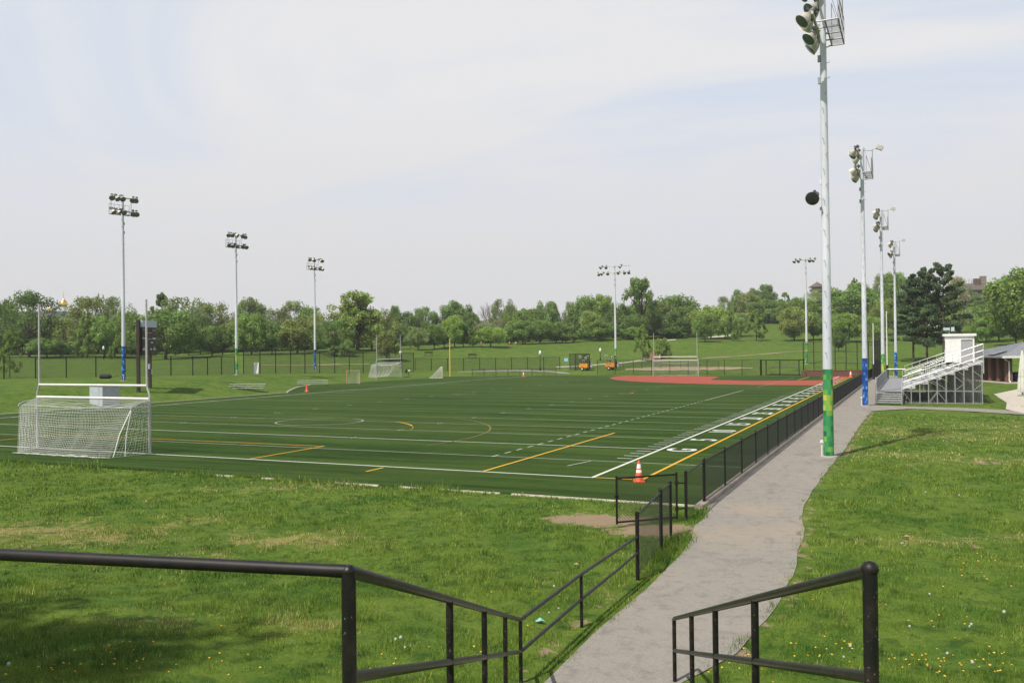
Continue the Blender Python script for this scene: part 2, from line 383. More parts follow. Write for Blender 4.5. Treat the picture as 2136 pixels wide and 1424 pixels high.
# ------------------------------------------------------------------ mesh helpers
class MB:
    def __init__(s): s.v = []; s.f = []; s.mi = []; s.cur = 0
    def _add(s, vs, fs):
        o = len(s.v); s.v += [tuple(p) for p in vs]; s.f += [tuple(i + o for i in f) for f in fs]; s.mi += [s.cur] * len(fs); return s
    def box(s, c, d, rz=0.0, m=None):
        x, y, z = d[0] / 2, d[1] / 2, d[2] / 2
        vs = [(-x, -y, -z), (x, -y, -z), (x, y, -z), (-x, y, -z), (-x, -y, z), (x, -y, z), (x, y, z), (-x, y, z)]
        ca, sa = math.cos(rz), math.sin(rz)
        if m is not None: vs = [tuple(m @ Vector(p)) for p in vs]
        vs = [(c[0] + ca * p[0] - sa * p[1], c[1] + sa * p[0] + ca * p[1], c[2] + p[2]) for p in vs]
        return s._add(vs, [(0, 3, 2, 1), (4, 5, 6, 7), (0, 1, 5, 4), (1, 2, 6, 5), (2, 3, 7, 6), (3, 0, 4, 7)])
    def tube(s, pts, r, n=8, caps=True, closed=False):
        P = [Vector(p) for p in pts]; k = len(P)
        rs = list(r) if isinstance(r, (list, tuple)) else [r] * k
        tans = []
        for i in range(k):
            if closed: t = P[(i + 1) % k] - P[i - 1]
            else: t = P[min(i + 1, k - 1)] - P[max(i - 1, 0)]
            tans.append(t.normalized())
        up = Vector((0, 0, 1)) if abs(tans[0].z) < .9 else Vector((1, 0, 0))
        nrm = (up - tans[0] * up.dot(tans[0])).normalized(); vs = []
        for i in range(k):
            nrm = nrm - tans[i] * nrm.dot(tans[i])
            if nrm.length < 1e-6: nrm = tans[i].orthogonal()
            nrm.normalize(); b = tans[i].cross(nrm)
            for j in range(n):
                a = 2 * math.pi * (j + .5) / n
                vs.append(P[i] + (nrm * math.cos(a) + b * math.sin(a)) * rs[i])
        fs = []
        for i in range(k if closed else k - 1):
            i2 = (i + 1) % k
            for j in range(n):
                fs.append((i * n + j, i * n + (j + 1) % n, i2 * n + (j + 1) % n, i2 * n + j))
        if caps and not closed:
            fs.append(tuple(range(n - 1, -1, -1))); fs.append(tuple((k - 1) * n + j for j in range(n)))
        return s._add(vs, fs)
    def lathe(s, prof, n=16, m=None, fold=0.0):
        vs = []; fs = []; k = len(prof)
        for r, z in prof:
            for j in range(n):
                a = 2 * math.pi * j / n; q = r * (1 + fold * (1 if j % 2 else -1))
                p = Vector((q * math.cos(a), q * math.sin(a), z)); vs.append(m @ p if m is not None else p)
        for i in range(k - 1):
            for j in range(n): fs.append((i * n + j, i * n + (j + 1) % n, (i + 1) * n + (j + 1) % n, (i + 1) * n + j))
        fs.append(tuple(range(n - 1, -1, -1))); fs.append(tuple((k - 1) * n + j for j in range(n)))
        return s._add(vs, fs)
    def prism(s, poly, z0, z1):
        k = len(poly); vs = [(x, y, z0) for x, y in poly] + [(x, y, z1) for x, y in poly]
        fs = [tuple(range(k - 1, -1, -1)), tuple(range(k, 2 * k))] + [(i, (i + 1) % k, k + (i + 1) % k, k + i) for i in range(k)]
        return s._add(vs, fs)
    def mesh(s, name, mats, smooth=True):
        me = bpy.data.meshes.new(name); me.from_pydata(s.v, [], s.f)
        for m in (mats if isinstance(mats, (list, tuple)) else [mats]): me.materials.append(m)
        if len(me.materials) > 1: me.polygons.foreach_set('material_index', s.mi)
        me.validate(); me.update()
        if smooth:
            me.polygons.foreach_set('use_smooth', [True] * len(me.polygons)); me.set_sharp_from_angle(angle=R(38))
        return me
    def build(s, name, mats, parent=None, loc=None, smooth=True):
        return place(s.mesh(name, mats, smooth), name, parent, loc)
def place(me, name, parent=None, loc=None):
    o = bpy.data.objects.new(name, me); COL.objects.link(o)
    if parent is not None: o.parent = parent
    if loc is not None: o.location = loc
    return o
def tag(o, label=None, cat=None, group=None, kind=None):
    if label: o['label'] = label
    if cat: o['category'] = cat
    if group: o['group'] = group
    if kind: o['kind'] = kind
    return o
def thing(name, label, cat, loc=(0, 0, 0), rz=0.0, group=None):
    o = bpy.data.objects.new(name, None); COL.objects.link(o); o.location = loc; o.rotation_euler = (0, 0, rz); o.empty_display_size = .3
    return tag(o, label, cat, group)
def copy_tree(o, parent=None):
    c = o.copy(); COL.objects.link(c); c.parent = parent
    for ch in list(o.children): copy_tree(ch, c)
    return c
def rawmesh(name, V, F, mats, smooth=False):
    """numpy verts and equal-size faces"""
    me = bpy.data.meshes.new(name); V = np.asarray(V, np.float32); F = np.asarray(F, np.int32); k = F.shape[1]
    me.vertices.add(len(V)); me.vertices.foreach_set('co', V.ravel())
    me.loops.add(F.size); me.loops.foreach_set('vertex_index', F.ravel())
    me.polygons.add(len(F)); me.polygons.foreach_set('loop_start', np.arange(0, F.size, k, dtype=np.int32)); me.polygons.foreach_set('loop_total', np.full(len(F), k, np.int32))
    for m in (mats if isinstance(mats, (list, tuple)) else [mats]): me.materials.append(m)
    if smooth: me.polygons.foreach_set('use_smooth', np.ones(len(F), bool))
    me.update(calc_edges=True)
    return me
def fattr(me, name, vals):
    a = me.attributes.new(name, 'FLOAT', 'POINT'); a.data.foreach_set('value', np.asarray(vals, np.float32))
CACHE = {}
def cached(key, fn):
    if key not in CACHE: CACHE[key] = fn()
    return CACHE[key]

# ------------------------------------------------------------------ ground sheet
def axis(segs):
    out = []
    for a, b, st in segs: out += list(np.arange(a, b, st))
    return np.array(out + [segs[-1][1]])
gx = axis([(-2500, -500, 200), (-500, -200, 25), (-200, -70, 5), (-70, -30, 2), (-30, -8, .6), (-8, 22, .3), (22, 60, 1.5), (60, 200, 6), (200, 500, 25), (500, 2500, 200)])
gy = axis([(-2500, -500, 200), (-500, -100, 30), (-100, -50, 4), (-50, -38, .6), (-38, -12, .3), (-12, 40, 1.5), (40, 120, 2), (120, 300, 4), (300, 600, 20), (600, 2600, 200)])
GX, GY = np.meshgrid(gx, gy)
GZ = tz(GX, GY)
def nz(X, Y, f, seed):
    r = np.random.default_rng(seed); z = np.zeros(X.shape)
    for i in range(6):
        a = r.uniform(0, 6.28); k = f * r.uniform(.6, 1.6); z += np.sin(k * (math.cos(a) * X + math.sin(a) * Y) + r.uniform(0, 6.28))
    return z / 6
lawnm = np.clip(sdf(GX, GY, np.array([(-53, -13.4), (-53, 102), (8, 102), (8, -13.4)])) / 1.5, 0, 1)
GZ += lawnm * (.04 * nz(GX, GY, 1.3, 3) + .045 * nz(GX, GY, 3.1, 4)) * (np.hypot(GX, GY) < 120) * np.clip((GX - 7.6) / 1, 0, 1).clip(0, 1) + 0
leftm = (GX < 4.6) & (GY < -13.6)
GZ += np.where(leftm, np.clip((-13.6 - GY) / 2, 0, 1) * (.07 * nz(GX, GY, 1.1, 5) + .045 * nz(GX, GY, 3.3, 6)) * (np.hypot(GX, GY) < 120), 0)
V = np.stack([GX.ravel(), GY.ravel(), GZ.ravel()], 1)
nx, ny = len(gx), len(gy)
I = (np.arange(ny - 1)[:, None] * nx + np.arange(nx - 1)[None]).ravel()
F = np.stack([I, I + 1, I + nx + 1, I + nx], 1)
gme = rawmesh('ground', V, F, M_LAWN, True)
def blobs(X, Y, L):
    z = np.zeros(X.shape)
    for x, y, rx, ry, a, s in L:
        c, sn = math.cos(a), math.sin(a); dx, dy = X - x, Y - y
        u, v = (c * dx + sn * dy) / rx, (-sn * dx + c * dy) / ry
        z = np.maximum(z, s * np.clip(1.25 - np.sqrt(u * u + v * v), 0, 1))
    return z
_dirtL = [(2.6, -16.0, 1.7, 1.1, .2, 1.2), (4.2, -17.0, 1.2, .9, 0, 1.2), (4.9, -16.4, .7, .8, 0, 1.1)]
_px = lambda u, v: hit(u, v)
for (u, v, rx, ry, s) in [(2060, 965, .9, .6, .62), (1890, 968, .9, .5, .5), (2010, 1143, .9, .35, .5), (1930, 1150, .7, .3, .48), (1850, 1145, .5, .25, .45)]:
    x, y = _px(u, v); _dirtL.append((x, y, rx, ry, 0.3, s))
_dryL = []
for (u, v, rx, ry, s) in [(40, 1110, 3.0, .9, 1.0), (180, 1130, 2.4, .7, .8), (400, 1090, 1.2, .5, .7), (620, 1130, 2.0, .6, .8), (505, 1115, .6, .4, .7), (380, 1160, 1.5, .4, .6), (320, 1300, 1.2, .3, .6), (640, 1310, .8, .4, .6),
                          (580, 1020, 3, .6, .55), (1300, 1240, .7, .5, .5), (1900, 950, 3, 1.2, .62), (2050, 960, 3, 1.5, .7), (1990, 910, 5, 3, .6), (1850, 900, 2.5, 4, .6), (1800, 935, 1.2, 1.2, .6), (2080, 890, 4, 3, .55), (1960, 1130, 2.0, .5, .7), (2100, 1120, 1.5, .5, .55)]:
    x, y = _px(u, v); _dryL.append((x, y, rx * 1.1, ry * (2.1 if u < 700 else 1.3), 0.45, min(1.1, s * 1.15)))
PRY = [-30, -27.4, -26, -25, -23.2, -20.2, -18, -15.3, -13.8, -11, -8, -2.3, 2, 14, 28, 40]; PRX = [6.9, 7.05, 7.5, 7.78, 7.97, 8.02, 7.86, 7.72, 7.44, 7.30, 7.28, 7.32, 7.42, 7.36, 7.5, 7.5]
def prx(y): return np.interp(y, PRY, PRX)
def dirt_at(X, Y):
    z = blobs(X, Y, _dirtL)
    e = prx(Y) + .12 + .10 * nz(X, Y, 2.5, 12)
    z = np.maximum(z, np.clip(1.0 - np.abs(X - e) / .20, 0, .62) * (Y > -27) * (Y < 34))
    e2 = 5.35 - np.clip((Y + 22) / 8, 0, 1) * .55
    z = np.maximum(z, np.clip(1.0 - np.abs(X - e2 + .05) / .2, 0, .6) * (Y > -28) * (Y < -22.5))
    return z
fattr(gme, 'dirt', dirt_at(V[:, 0], V[:, 1]))
fattr(gme, 'dry', blobs(V[:, 0], V[:, 1], _dryL))
tag(place(gme, 'ground'), kind='structure')

# ------------------------------------------------------------------ turf, path, kerbs, markings
def sheet(name, poly, z, m, kind='structure'):
    me = bpy.data.meshes.new(name); me.from_pydata([(x, y, z) for x, y in poly], [], [tuple(range(len(poly)))]); me.materials.append(m); me.update()
    return tag(place(me, name), kind=kind)
TURF = [(4.66, -13.2), (4.66, 101.6), (-46, 101.8), (-58, 96.5), (-62.3, 93), (-62.4, 57), (-61.2, 53), (-58.6, 49), (-54.6, 43), (-52.6, 39.6), (-52.6, -13.2)]
sheet('turf_field', TURF, 0.0, M_TURF)
def strip(mb, pts, w, z=.006):
    P = [Vector((*p, 0)) for p in pts]
    L = []
    for i in range(len(P)):
        t = (P[min(i + 1, len(P) - 1)] - P[max(i - 1, 0)]).normalized(); nn = Vector((-t.y, t.x, 0)) * w / 2
        L.append((P[i] + nn, P[i] - nn))
    vs = []
    for a, b in L: vs += [(a.x, a.y, z), (b.x, b.y, z)]
    mb._add(vs, [(2 * i, 2 * i + 1, 2 * i + 3, 2 * i + 2) for i in range(len(P) - 1)])
YD = .9144
FW = -49.0
def arc(cx, cy, r, a0, a1, n=40): return [(cx + r * math.cos(R(a0 + (a1 - a0) * i / n)), cy + r * math.sin(R(a0 + (a1 - a0) * i / n))) for i in range(n + 1)]
w1 = MB(); w2 = MB(); wf = MB(); y1 = MB(); yf = MB()
strip(w1, [(0, -10 * YD - .06), (0, 101)], .13, .012)
strip(w1, [(FW, -10 * YD), (FW, 101)], .14, .012)
strip(w1, [(FW - .07, -10 * YD), (-.065, -10 * YD)], .12, .0125)
strip(w1, [(FW, 0), (-.12, 0)], .10, .0125)
strip(w2, [(FW, -5.2 * YD), (4.3, -5.2 * YD)], .085, .011)
for i in range(1, 23):
    t = i * 5 * YD
    if i < 3: strip(w2, [(FW + .1, t), (-.3, t)], .095, .0115)
    else:
        strip(wf, [(FW + .1, t), (-16, t)], .07, .0115); strip(w2 if i < 8 else wf, [(-16, t), (-.3, t)], .085 if i < 8 else .06, .0115)
for i in range(-4, 106):
    if i % 5 == 0: continue
    strip(w1 if i < 50 else wf, [(-.85, i * YD), (-.2, i * YD)], .09, .0125)
t = -4.9
while t < 36.4:
    strip(w2, [(-5.92, t), (-5.92, t + .62)], .11, .0135); t += 1.24
strip(w2, [(-5.92, 36.4), (-5.92, 54.7)], .11, .0135)
t = 62
while t < 94:
    strip(w2, [(-5.6, t), (-5.6, t + .9)], .10, .0135); t += 1.7
for i in range(0, 21):
    for x in (-16.3, -32.6):
        strip(w2, [(x - .3, i * 5 * YD), (x + .3, i * 5 * YD)], .11, .0135)
        strip(w2, [(x, i * 5 * YD - .3), (x, i * 5 * YD + .3)], .1, .0142)
    for dx in (-2.4, 2.4): strip(wf, [(FW - .9 , i * 5 * YD + dx), (FW - .25, i * 5 * YD + dx)], .1, .0125)
strip(w2, arc(-24.45, 8.0, 2.74, 0, 360, 64), .085, .0145)
strip(wf, [(-46.6, 40), (-46.6, 64)], .12, .0125)
strip(w2, [(-1.9, -6.6), (-1.55, -4.9)], .08, .0146)
# yellow soccer markings
strip(y1, [(1.76, -9.1), (1.76, 100)], .12, .012)
strip(y1, [(.08, -9.1), (1.7, -9.1)], .10, .0125)
strip(y1, [(-4.28, -9.02), (-4.28, 6.6)], .115, .013)
strip(yf, [(-44.6, 6.55), (-4.35, 6.55)], .09, .0125)
strip(y1, [(-15.24, -9.02), (-15.24, -3.9)], .10, .013)
strip(y1, [(-33.6, -3.95), (-15.29, -3.95)], .085, .0125)
strip(y1, [(-33.6, -9.0), (-33.6, -4.0)], .09, .013)
strip(y1, [(-8.37, -10.6), (-8.37, -9.45)], .11, .012)
strip(yf, arc(-24.4, .9, 14.0, -12, 60, 40), .10, .0155)
strip(yf, arc(-24.4, .9, 14.0, 120, 190, 40), .09, .0155)
strip(y1, arc(-24.4, 1.4, 9.3, 38, 58, 14), .11, .0155)
strip(yf, arc(-24.4, 1.4, 9.3, 20, 150, 40), .08, .0151)
strip(y1, arc(-31, 41, 1.1, 60, 200, 14), .12, .0155)
strip(y1, arc(-17, 46.6, 1.6, -60, 60, 14), .12, .0155)
strip(yf, [(-38.5, .7), (-37.3, 3.4)], .35, .0148)
strip(y1, [(-3.9, 84), (-3.9, 97.4)], .12, .0135)
for nm, b, m in (('white_field_lines', w1, M_WLINE), ('thin_field_lines', w2, M_WLINE2), ('faded_field_lines', wf, M_WFAINT), ('yellow_field_lines', y1, M_YLINE), ('faded_yellow_lines', yf, M_YFAINT)):
    tag(b.build(nm, m, smooth=False), kind='structure')
# yard numbers between the white side line and the yellow line
def flat_text(txt, name, m, width=1.0, size=1.86, off=.035):
    cu = bpy.data.curves.new(name, 'FONT'); cu.body = txt; cu.size = size; cu.align_x = 'CENTER'; cu.offset = off; cu.resolution_u = 4; cu.space_character = 1.05
    o = bpy.data.objects.new(name, cu); COL.objects.link(o)
    dg = bpy.context.evaluated_depsgraph_get(); dg.update()
    me = bpy.data.meshes.new_from_object(o.evaluated_get(dg)); me.name = name
    bpy.data.objects.remove(o, do_unlink=True); bpy.data.curves.remove(cu)
    me.materials.clear(); me.materials.append(m)
    return me
_seq = ['G', '5', '10', '15', '20', '25', '30', '35', '40', '45', '50', '45', '40', '35', '30', '25', '20', '15', '10', '5', 'G']
for i, tx in enumerate(_seq):
    me = cached('num' + tx, lambda: flat_text(tx, 'yard_number', M_WLINE))
    o = place(me, 'yard_number', None, (1.50, i * 5 * YD, .013)); o.rotation_euler = (0, 0, R(90)); o.scale = (.92, .95, 1)
    tag(o, kind='structure')
# red infield
def infield():
    out = arc(-3.2, 98.5, 30.0, 174, 304, 46)
    out = [(x, min(y, 101.4)) for x, y in out]
    pts = [p for p in out if p[0] < 1.5]
    pts += [(1.5, 73.5), (1.5, 100.8), (-2.3, 100.8), (-2.3, 97.5), (-.6, 95.5), (-.6, 84.2), (-9.6, 80.8), (-15.6, 84), (-16.8, 97), (-22, 101.2)]
    return pts
me = bpy.data.meshes.new('infield'); pp = infield(); me.from_pydata([(x, y, .0045) for x, y in pp], [], [tuple(range(len(pp)))]); me.materials.append(M_RED); me.update()
tag(place(me, 'red_infield'), kind='structure')
# path: wavy edges, one sheet
ys = np.concatenate([np.arange(-27.4, 0, .1), np.arange(0, 34, .25), np.arange(34, 108, 2)])
PLY = [-30, -27.5, -24.8, -22, -19, -17.5, -16, -15, -14, -13]; PLX = [5.66, 5.66, 5.58, 5.64, 5.56, 5.42, 5.14, 5.14, 5.0, 4.83]
def pl(y): return float(np.interp(y, PLY, PLX))
def pr(y): return float(prx(y)) + .02 * math.sin(2.2 * y) + .02
V = []; ST = []
for y in ys:
    a, b = pl(y), (pr(y) if y < 34 else 7.45)
    for k in range(7):
        V.append((a + (b - a) * k / 6, y, -.014)); 
        st = 0.0
        st = .55 * max(0, 1 - abs(y + 17.2 - .3 * k) / 1.5)
        if 1 < k < 5: st = max(st, 1.0 * max(0, 1 - abs(y + 13.2) / 1.1) * (1 - abs(k - 3) * .3))
        ST.append(st)
F = [(i * 7 + k, i * 7 + k + 1, (i + 1) * 7 + k + 1, (i + 1) * 7 + k) for i in range(len(ys) - 1) for k in range(6)]
me = rawmesh('path', V, F, M_PATH); fattr(me, 'stain', ST); tag(place(me, 'path'), kind='structure')
# cross path and pale concrete pad
cp = [(7.2, 33.6), (9.9, 32.6), (13.1, 32.2), (15.9, 30.4), (19, 27.6), (23, 23.5), (23.2, 20.5), (16.6, 26.2), (13.0, 29.0), (10.0, 30.2), (8.2, 28.0), (7.2, 26.5)]
sheet('cross_path', cp, .006, M_PATH)
pad = [gp(2073, 822), gp(2120, 812), gp(2180, 808), gp(2260, 830), gp(2240, 880), gp(2136, 862), gp(2098, 853), gp(2100, 840)]
sheet('concrete_pad', [(x, y) for x, y in pad], .01, M_PALECONC)
# concrete kerb beside the path fence, pale edging along the near end of the turf
b = MB(); b.prism([(4.60, -13.6), (4.83, -13.6), (4.83, 104), (4.60, 104)], -.1, .085); tag(b.build('kerb', M_CONC), kind='structure')
b = MB(); [b.prism([(xa, -13.31), (xb, -13.31), (xb, -13.2), (xa, -13.2)], -.1, .012) for xa, xb in ((-13.2, -12.3), (-11.0, -10.2), (-7.9, -6.1), (-5.3, -4.4), (-3.8, -1.6), (-1.2, 4.60))]; b.prism([(-52.75, -13.2), (-52.6, -13.2), (-52.6, 39.6), (-52.75, 39.6)], -.1, .04)
tag(b.build('turf_edging', M_KERB), kind='structure')
b = MB(); b.tube([(-52.6, 39.7, .06), (-53.2, 40.6, .06), (-55.0, 43.2, .06), (-57.0, 46.2, .06), (-58.8, 49, .06), (-61.0, 52.6, .06), (-62.4, 56.5, .06)], .11, 6); tag(b.build('curved_edging', M_KERB), kind='structure')
# strips of path and sand on the park slopes
def drape(name, uvs, m, lift=.05, w=None):
    pts = []
    for i in range(len(uvs) - 1):
        (u0, v0, a0), (u1, v1, a1) = uvs[i], uvs[i + 1]; n = max(2, int(abs(u1 - u0) / 12))
        for k in range(n): t = k / n; pts.append((u0 + (u1 - u0) * t, v0 + (v1 - v0) * t, a0 + (a1 - a0) * t))
    pts.append(uvs[-1]); V = []
    for u, v, a in pts:
        p = hit(u, v - a, 60); qq = hit(u, v + a, 60)
        for s in (0, .25, .5, .75, 1):
            x = p[0] + (qq[0] - p[0]) * s; y = p[1] + (qq[1] - p[1]) * s; V.append((x, y, tz1(x, y) + lift))
    F = [(i * 5 + k, i * 5 + k + 1, i * 5 + k + 6, i * 5 + k + 5) for i in range(len(pts) - 1) for k in range(4)]
    return tag(place(rawmesh(name, V, F, m), name), kind='structure')
drape('hill_path', [(1160, 766, .6), (1200, 764.5, .6), (1240, 761.5, .8), (1300, 757.5, 1.0), (1340, 752.5, 1.6), (1366, 749.5, 1.8)], M_PALECONC)
drape('upper_path', [(1392, 710, .9), (1410, 708.5, .9)], M_PALECONC)
drape('crest_path', [(1478, 704, 1.0), (1505, 702, 1.6), (1530, 699.5, 1.4)], M_PALECONC)
drape('meadow_track', [(1462, 747.5, .5), (1520, 744.5, .5), (1580, 740, .5), (1640, 735, .45), (1680, 732, .4)], M_SAND)
drape('ball_diamond', [(1305, 771, 1.5), (1350, 770.5, 3.6), (1420, 769.5, 4.2), (1480, 769.5, 3.6), (1540, 769, 2.4), (1570, 769, .8)], M_SAND)
drape('sand_track', [(545, 761.5, .4), (620, 762.5, .5), (700, 761, .9), (770, 760, .6)], M_SAND)
drape('park_path', [(955, 776.5, .6), (1020, 774.5, 1.3), (1090, 773.5, 1.8), (1150, 776, 1.4), (1190, 780.5, .8)], M_PATH)

# ------------------------------------------------------------------ trees
def leaf_cloud(blobs, per, size, rng, flat=1.0, up=.25):
    """many small leaf-sized faces spread through clumps; returns verts, faces, tint"""
    C = np.repeat(np.array([b[0] for b in blobs]), per, 0); Rr = np.repeat(np.array([b[1] for b in blobs]), per)
    n = len(C); d = rng.normal(size=(n, 3)); d /= np.linalg.norm(d, axis=1)[:, None]
    rad = Rr * rng.uniform(.35, 1.12, n) ** .7
    P = C + d * rad[:, None] * np.array([1, 1, flat])
    nn = d * .9 + rng.normal(size=(n, 3)) * .55; nn[:, 2] += up; nn /= np.linalg.norm(nn, axis=1)[:, None]
    t = np.cross(nn, rng.normal(size=(n, 3))); t /= np.linalg.norm(t, axis=1)[:, None]; bb = np.cross(nn, t)
    s = size * rng.uniform(.6, 1.35, n)[:, None]
    k = rng.uniform(.45, .8, n)[:, None]
    V = np.stack([P - t * s, P - bb * s * k, P + t * s, P + bb * s * k], 1).reshape(-1, 3)
    F = np.arange(4 * n).reshape(-1, 4)
    bt = np.repeat(rng.uniform(.2, .8, len(blobs)), per)
    T = np.repeat(np.clip(bt + rng.normal(size=n) * .18, 0, 1), 4)
    return V, F, T
def branch(mb, p, d, r, L, lev, rng, spread=.55, n=5):
    e = p + d * L; mid = p + d * L * .5 + Vector(rng.normal(size=3) * L * .06)
    mb.tube([p, mid, e], [r, r * .82, r * .62], n, caps=False)
    if lev == 0: return
    for k in range(3 if lev > 1 else 4):
        a = Vector(rng.normal(size=3)); a = (a - d * a.dot(d)).normalized()
        nd = (d + a * spread * rng.uniform(.7, 1.3) + Vector((0, 0, .12))).normalized()
        branch(mb, p + d * L * rng.uniform(.55, 1.0), nd, r * .58, L * rng.uniform(.6, .8), lev - 1, rng, spread, n)
def tree_parts(kind, seed):
    rng = np.random.default_rng(seed * 131 + len(kind)); tb = MB(); bl = []
    if kind in ('round', 'dome', 'loose', 'wide'):
        lo = {'round': .17, 'dome': .10, 'loose': .16, 'wide': .14}[kind]
        nb = {'round': 72, 'dome': 80, 'loose': 62, 'wide': 66}[kind]
        for i in range(nb):
            d = rng.normal(size=3); d /= np.linalg.norm(d)
            rr = rng.uniform(.45, 1.0) ** .5
            wob = 1 + .16 * math.sin(3 * math.atan2(d[1], d[0]) + seed) + .12 * rng.normal()
            zz = lo + (1 - lo) * (.5 + .5 * d[2] * rr * .88); br = rng.uniform(.09, .155) * (.9 if kind == 'loose' else 1)
            k = (zz - lo) / (1 - lo)
            prof = (math.sin(math.pi * min(1, max(.02, k ** .8 * .92 + .06))) ** .35)
            bl.append((np.array((d[0] * rr * .43 * wob * (.75 + .35 * prof), d[1] * rr * .43 * wob * (.75 + .35 * prof), min(zz, .92))), br))
        tb.tube([(0, 0, -.06), (0, 0, .08), (rng.normal() * .01, rng.normal() * .01, .3), (rng.normal() * .03, rng.normal() * .03, .62)], [.030, .023, .018, .006], 7)
        for i in rng.choice(len(bl), 16, replace=False):
            p = bl[i][0]; z0 = rng.uniform(.14, .4); tb.tube([(0, 0, z0), (p[0] * .5, p[1] * .5, z0 + (p[2] - z0) * .42), tuple(p)], [.011, .008, .003], 5, caps=False)
        per = {'round': 150, 'dome': 160, 'loose': 95, 'wide': 150}[kind]; sz = {'round': .022, 'dome': .021, 'loose': .019, 'wide': .022}[kind]
        V, F, T = leaf_cloud(bl, per, sz, rng)
    elif kind == 'open':
        for i in range(19):
            a = i * 2.4 + rng.uniform(-.4, .4); rr = rng.uniform(.05, .43); z = rng.uniform(.42, .92) if i > 2 else .93
            p = np.array((rr * math.cos(a), rr * math.sin(a), z - .18 * rr))
            for k in range(5): bl.append((p + rng.normal(size=3) * np.array([.065, .065, .035]), rng.uniform(.05, .085)))
            z0 = rng.uniform(.22, .42)
            tb.tube([(0, 0, z0), (p[0] * .42, p[1] * .42, z0 + (p[2] - z0) * .5), tuple(p)], [.017, .012, .004], 6, caps=False)
        for i in range(30):
            a = rng.uniform(0, 6.28); rr = rng.uniform(.08, .42); bl.append((np.array((rr * math.cos(a), rr * math.sin(a), rng.uniform(.12, .5))), rng.uniform(.07, .11)))
        tb.tube([(0, 0, -.06), (0, 0, .06), (.01, 0, .3), (0, .02, .68)], [.034, .027, .022, .009], 8)
        V, F, T = leaf_cloud(bl, 85, .019, rng)
    elif kind in ('cone', 'young'):
        lo = .16
        for i in range(52):
            z = lo + (1 - lo) * rng.uniform(0, 1) ** 1.1; k = (z - lo) / (1 - lo)
            w = (.46 * (1 - k) ** .62 + .03) * min(1, .5 + k * 4); a = rng.uniform(0, 6.28); rr = w * rng.uniform(.5, 1) ** .5
            bl.append((np.array((rr * math.cos(a), rr * math.sin(a), z)), rng.uniform(.06, .11) * (1 - .5 * k)))
        tb.tube([(0, 0, -.06), (0, 0, .3), (0, 0, .9)], [.020, .015, .004], 7)
        for i in range(14):
            p = bl[i][0]; tb.tube([(0, 0, p[2] * .8), tuple(p)], [.008, .003], 5, caps=False)
        V, F, T = leaf_cloud(bl, 150 if kind == 'cone' else 60, .021, rng)
    elif kind == 'shrub':
        for i in range(40):
            d = rng.normal(size=3); d /= np.linalg.norm(d); d[2] = abs(d[2])
            rr = rng.uniform(.5, 1) ** .5; bl.append((np.array((d[0] * rr * .4, d[1] * rr * .4, .06 + d[2] * rr * .80)), rng.uniform(.09, .15)))
        for k in range(5):
            a = k * 1.26; tb.tube([(0, 0, -.08), (.1 * math.cos(a), .1 * math.sin(a), .3), (.25 * math.cos(a), .25 * math.sin(a), .6)], [.02, .014, .005], 5)
        V, F, T = leaf_cloud(bl, 75, .034, rng)
    elif kind == 'brush':            # pale twiggy spring growth
        for i in range(44):
            d = rng.normal(size=3); d /= np.linalg.norm(d); rr = rng.uniform(.4, 1) ** .5
            bl.append((np.array((d[0] * rr * .42, d[1] * rr * .42, .48 + d[2] * rr * .42)), rng.uniform(.08, .13)))
        for i in range(26):
            p = bl[i][0]; tb.tube([(0, 0, -.05), (p[0] * .4, p[1] * .4, p[2] * .5), tuple(p * 1.08)], [.012, .008, .003], 5, caps=False)
        V, F, T = leaf_cloud(bl, 70, .019, rng)
    elif kind == 'pine':
        for i in range(34):
            z = .24 + .74 * (i / 33.0) ** .9; k = (z - .24) / .76
            L = (.50 * (1 - k) ** .75 + .07) * rng.uniform(.6, 1.15); a = i * 2.4 + rng.uniform(-.5, .5)
            tip = np.array((L * math.cos(a), L * math.sin(a), z + .02 + .05 * k - .02 * (1 - k)))
            tb.tube([(0, 0, z - .02), (tip[0] * .5, tip[1] * .5, z - .005), tuple(tip)], [.009 * (1.2 - k), .006, .002], 5, caps=False)
            for t in (.45, .62, .78, .92, 1.04):
                c = np.array((0, 0, z)) * (1 - t) + tip * t; c[:2] += rng.normal(size=2) * .035 * (1.2 - k)
                bl.append((c + np.array((0, 0, .008)), rng.uniform(.06, .10) * (1.15 - .5 * k)))
        tb.tube([(0, 0, -.05), (0, 0, .3), (.01, 0, .7), (0, 0, .98)], [.024, .019, .011, .003], 8)
        V, F, T = leaf_cloud(bl, 80, .015, rng, flat=.34, up=.7)
    elif kind == 'bare':
        tb.tube([(0, 0, -.05), (0, 0, .2), (.01, 0, .42)], [.026, .021, .016], 7)
        for k in range(7):
            a = k * .9 + rng.uniform(-.3, .3); d = Vector((.5 * math.cos(a), .5 * math.sin(a), .9)).normalized()
            branch(tb, Vector((0, 0, rng.uniform(.22, .42))), d, .0105, .23, 3, rng, .5, 4)
        return None, tb.mesh('trunk', M_BAREBARK, True)
    me = rawmesh('crown', V, F, M_LEAF); fattr(me, 'tint', T)
    return me, tb.mesh('trunk', M_BARK, True)
TINT = dict(G=(.125, .195, .042), B=(.170, .240, .045), D=(.090, .142, .038), O=(.190, .200, .062), L=(.180, .210, .090), N=(.26, .21, .145), P=(.056, .088, .038), Y=(.205, .245, .060), E=(.112, .172, .044))
for _k in TINT:
    if _k not in 'P': TINT[_k] = tuple(1.1 * (.62 * a + .38 * b) for a, b in zip(TINT[_k], (.132, .205, .044)))
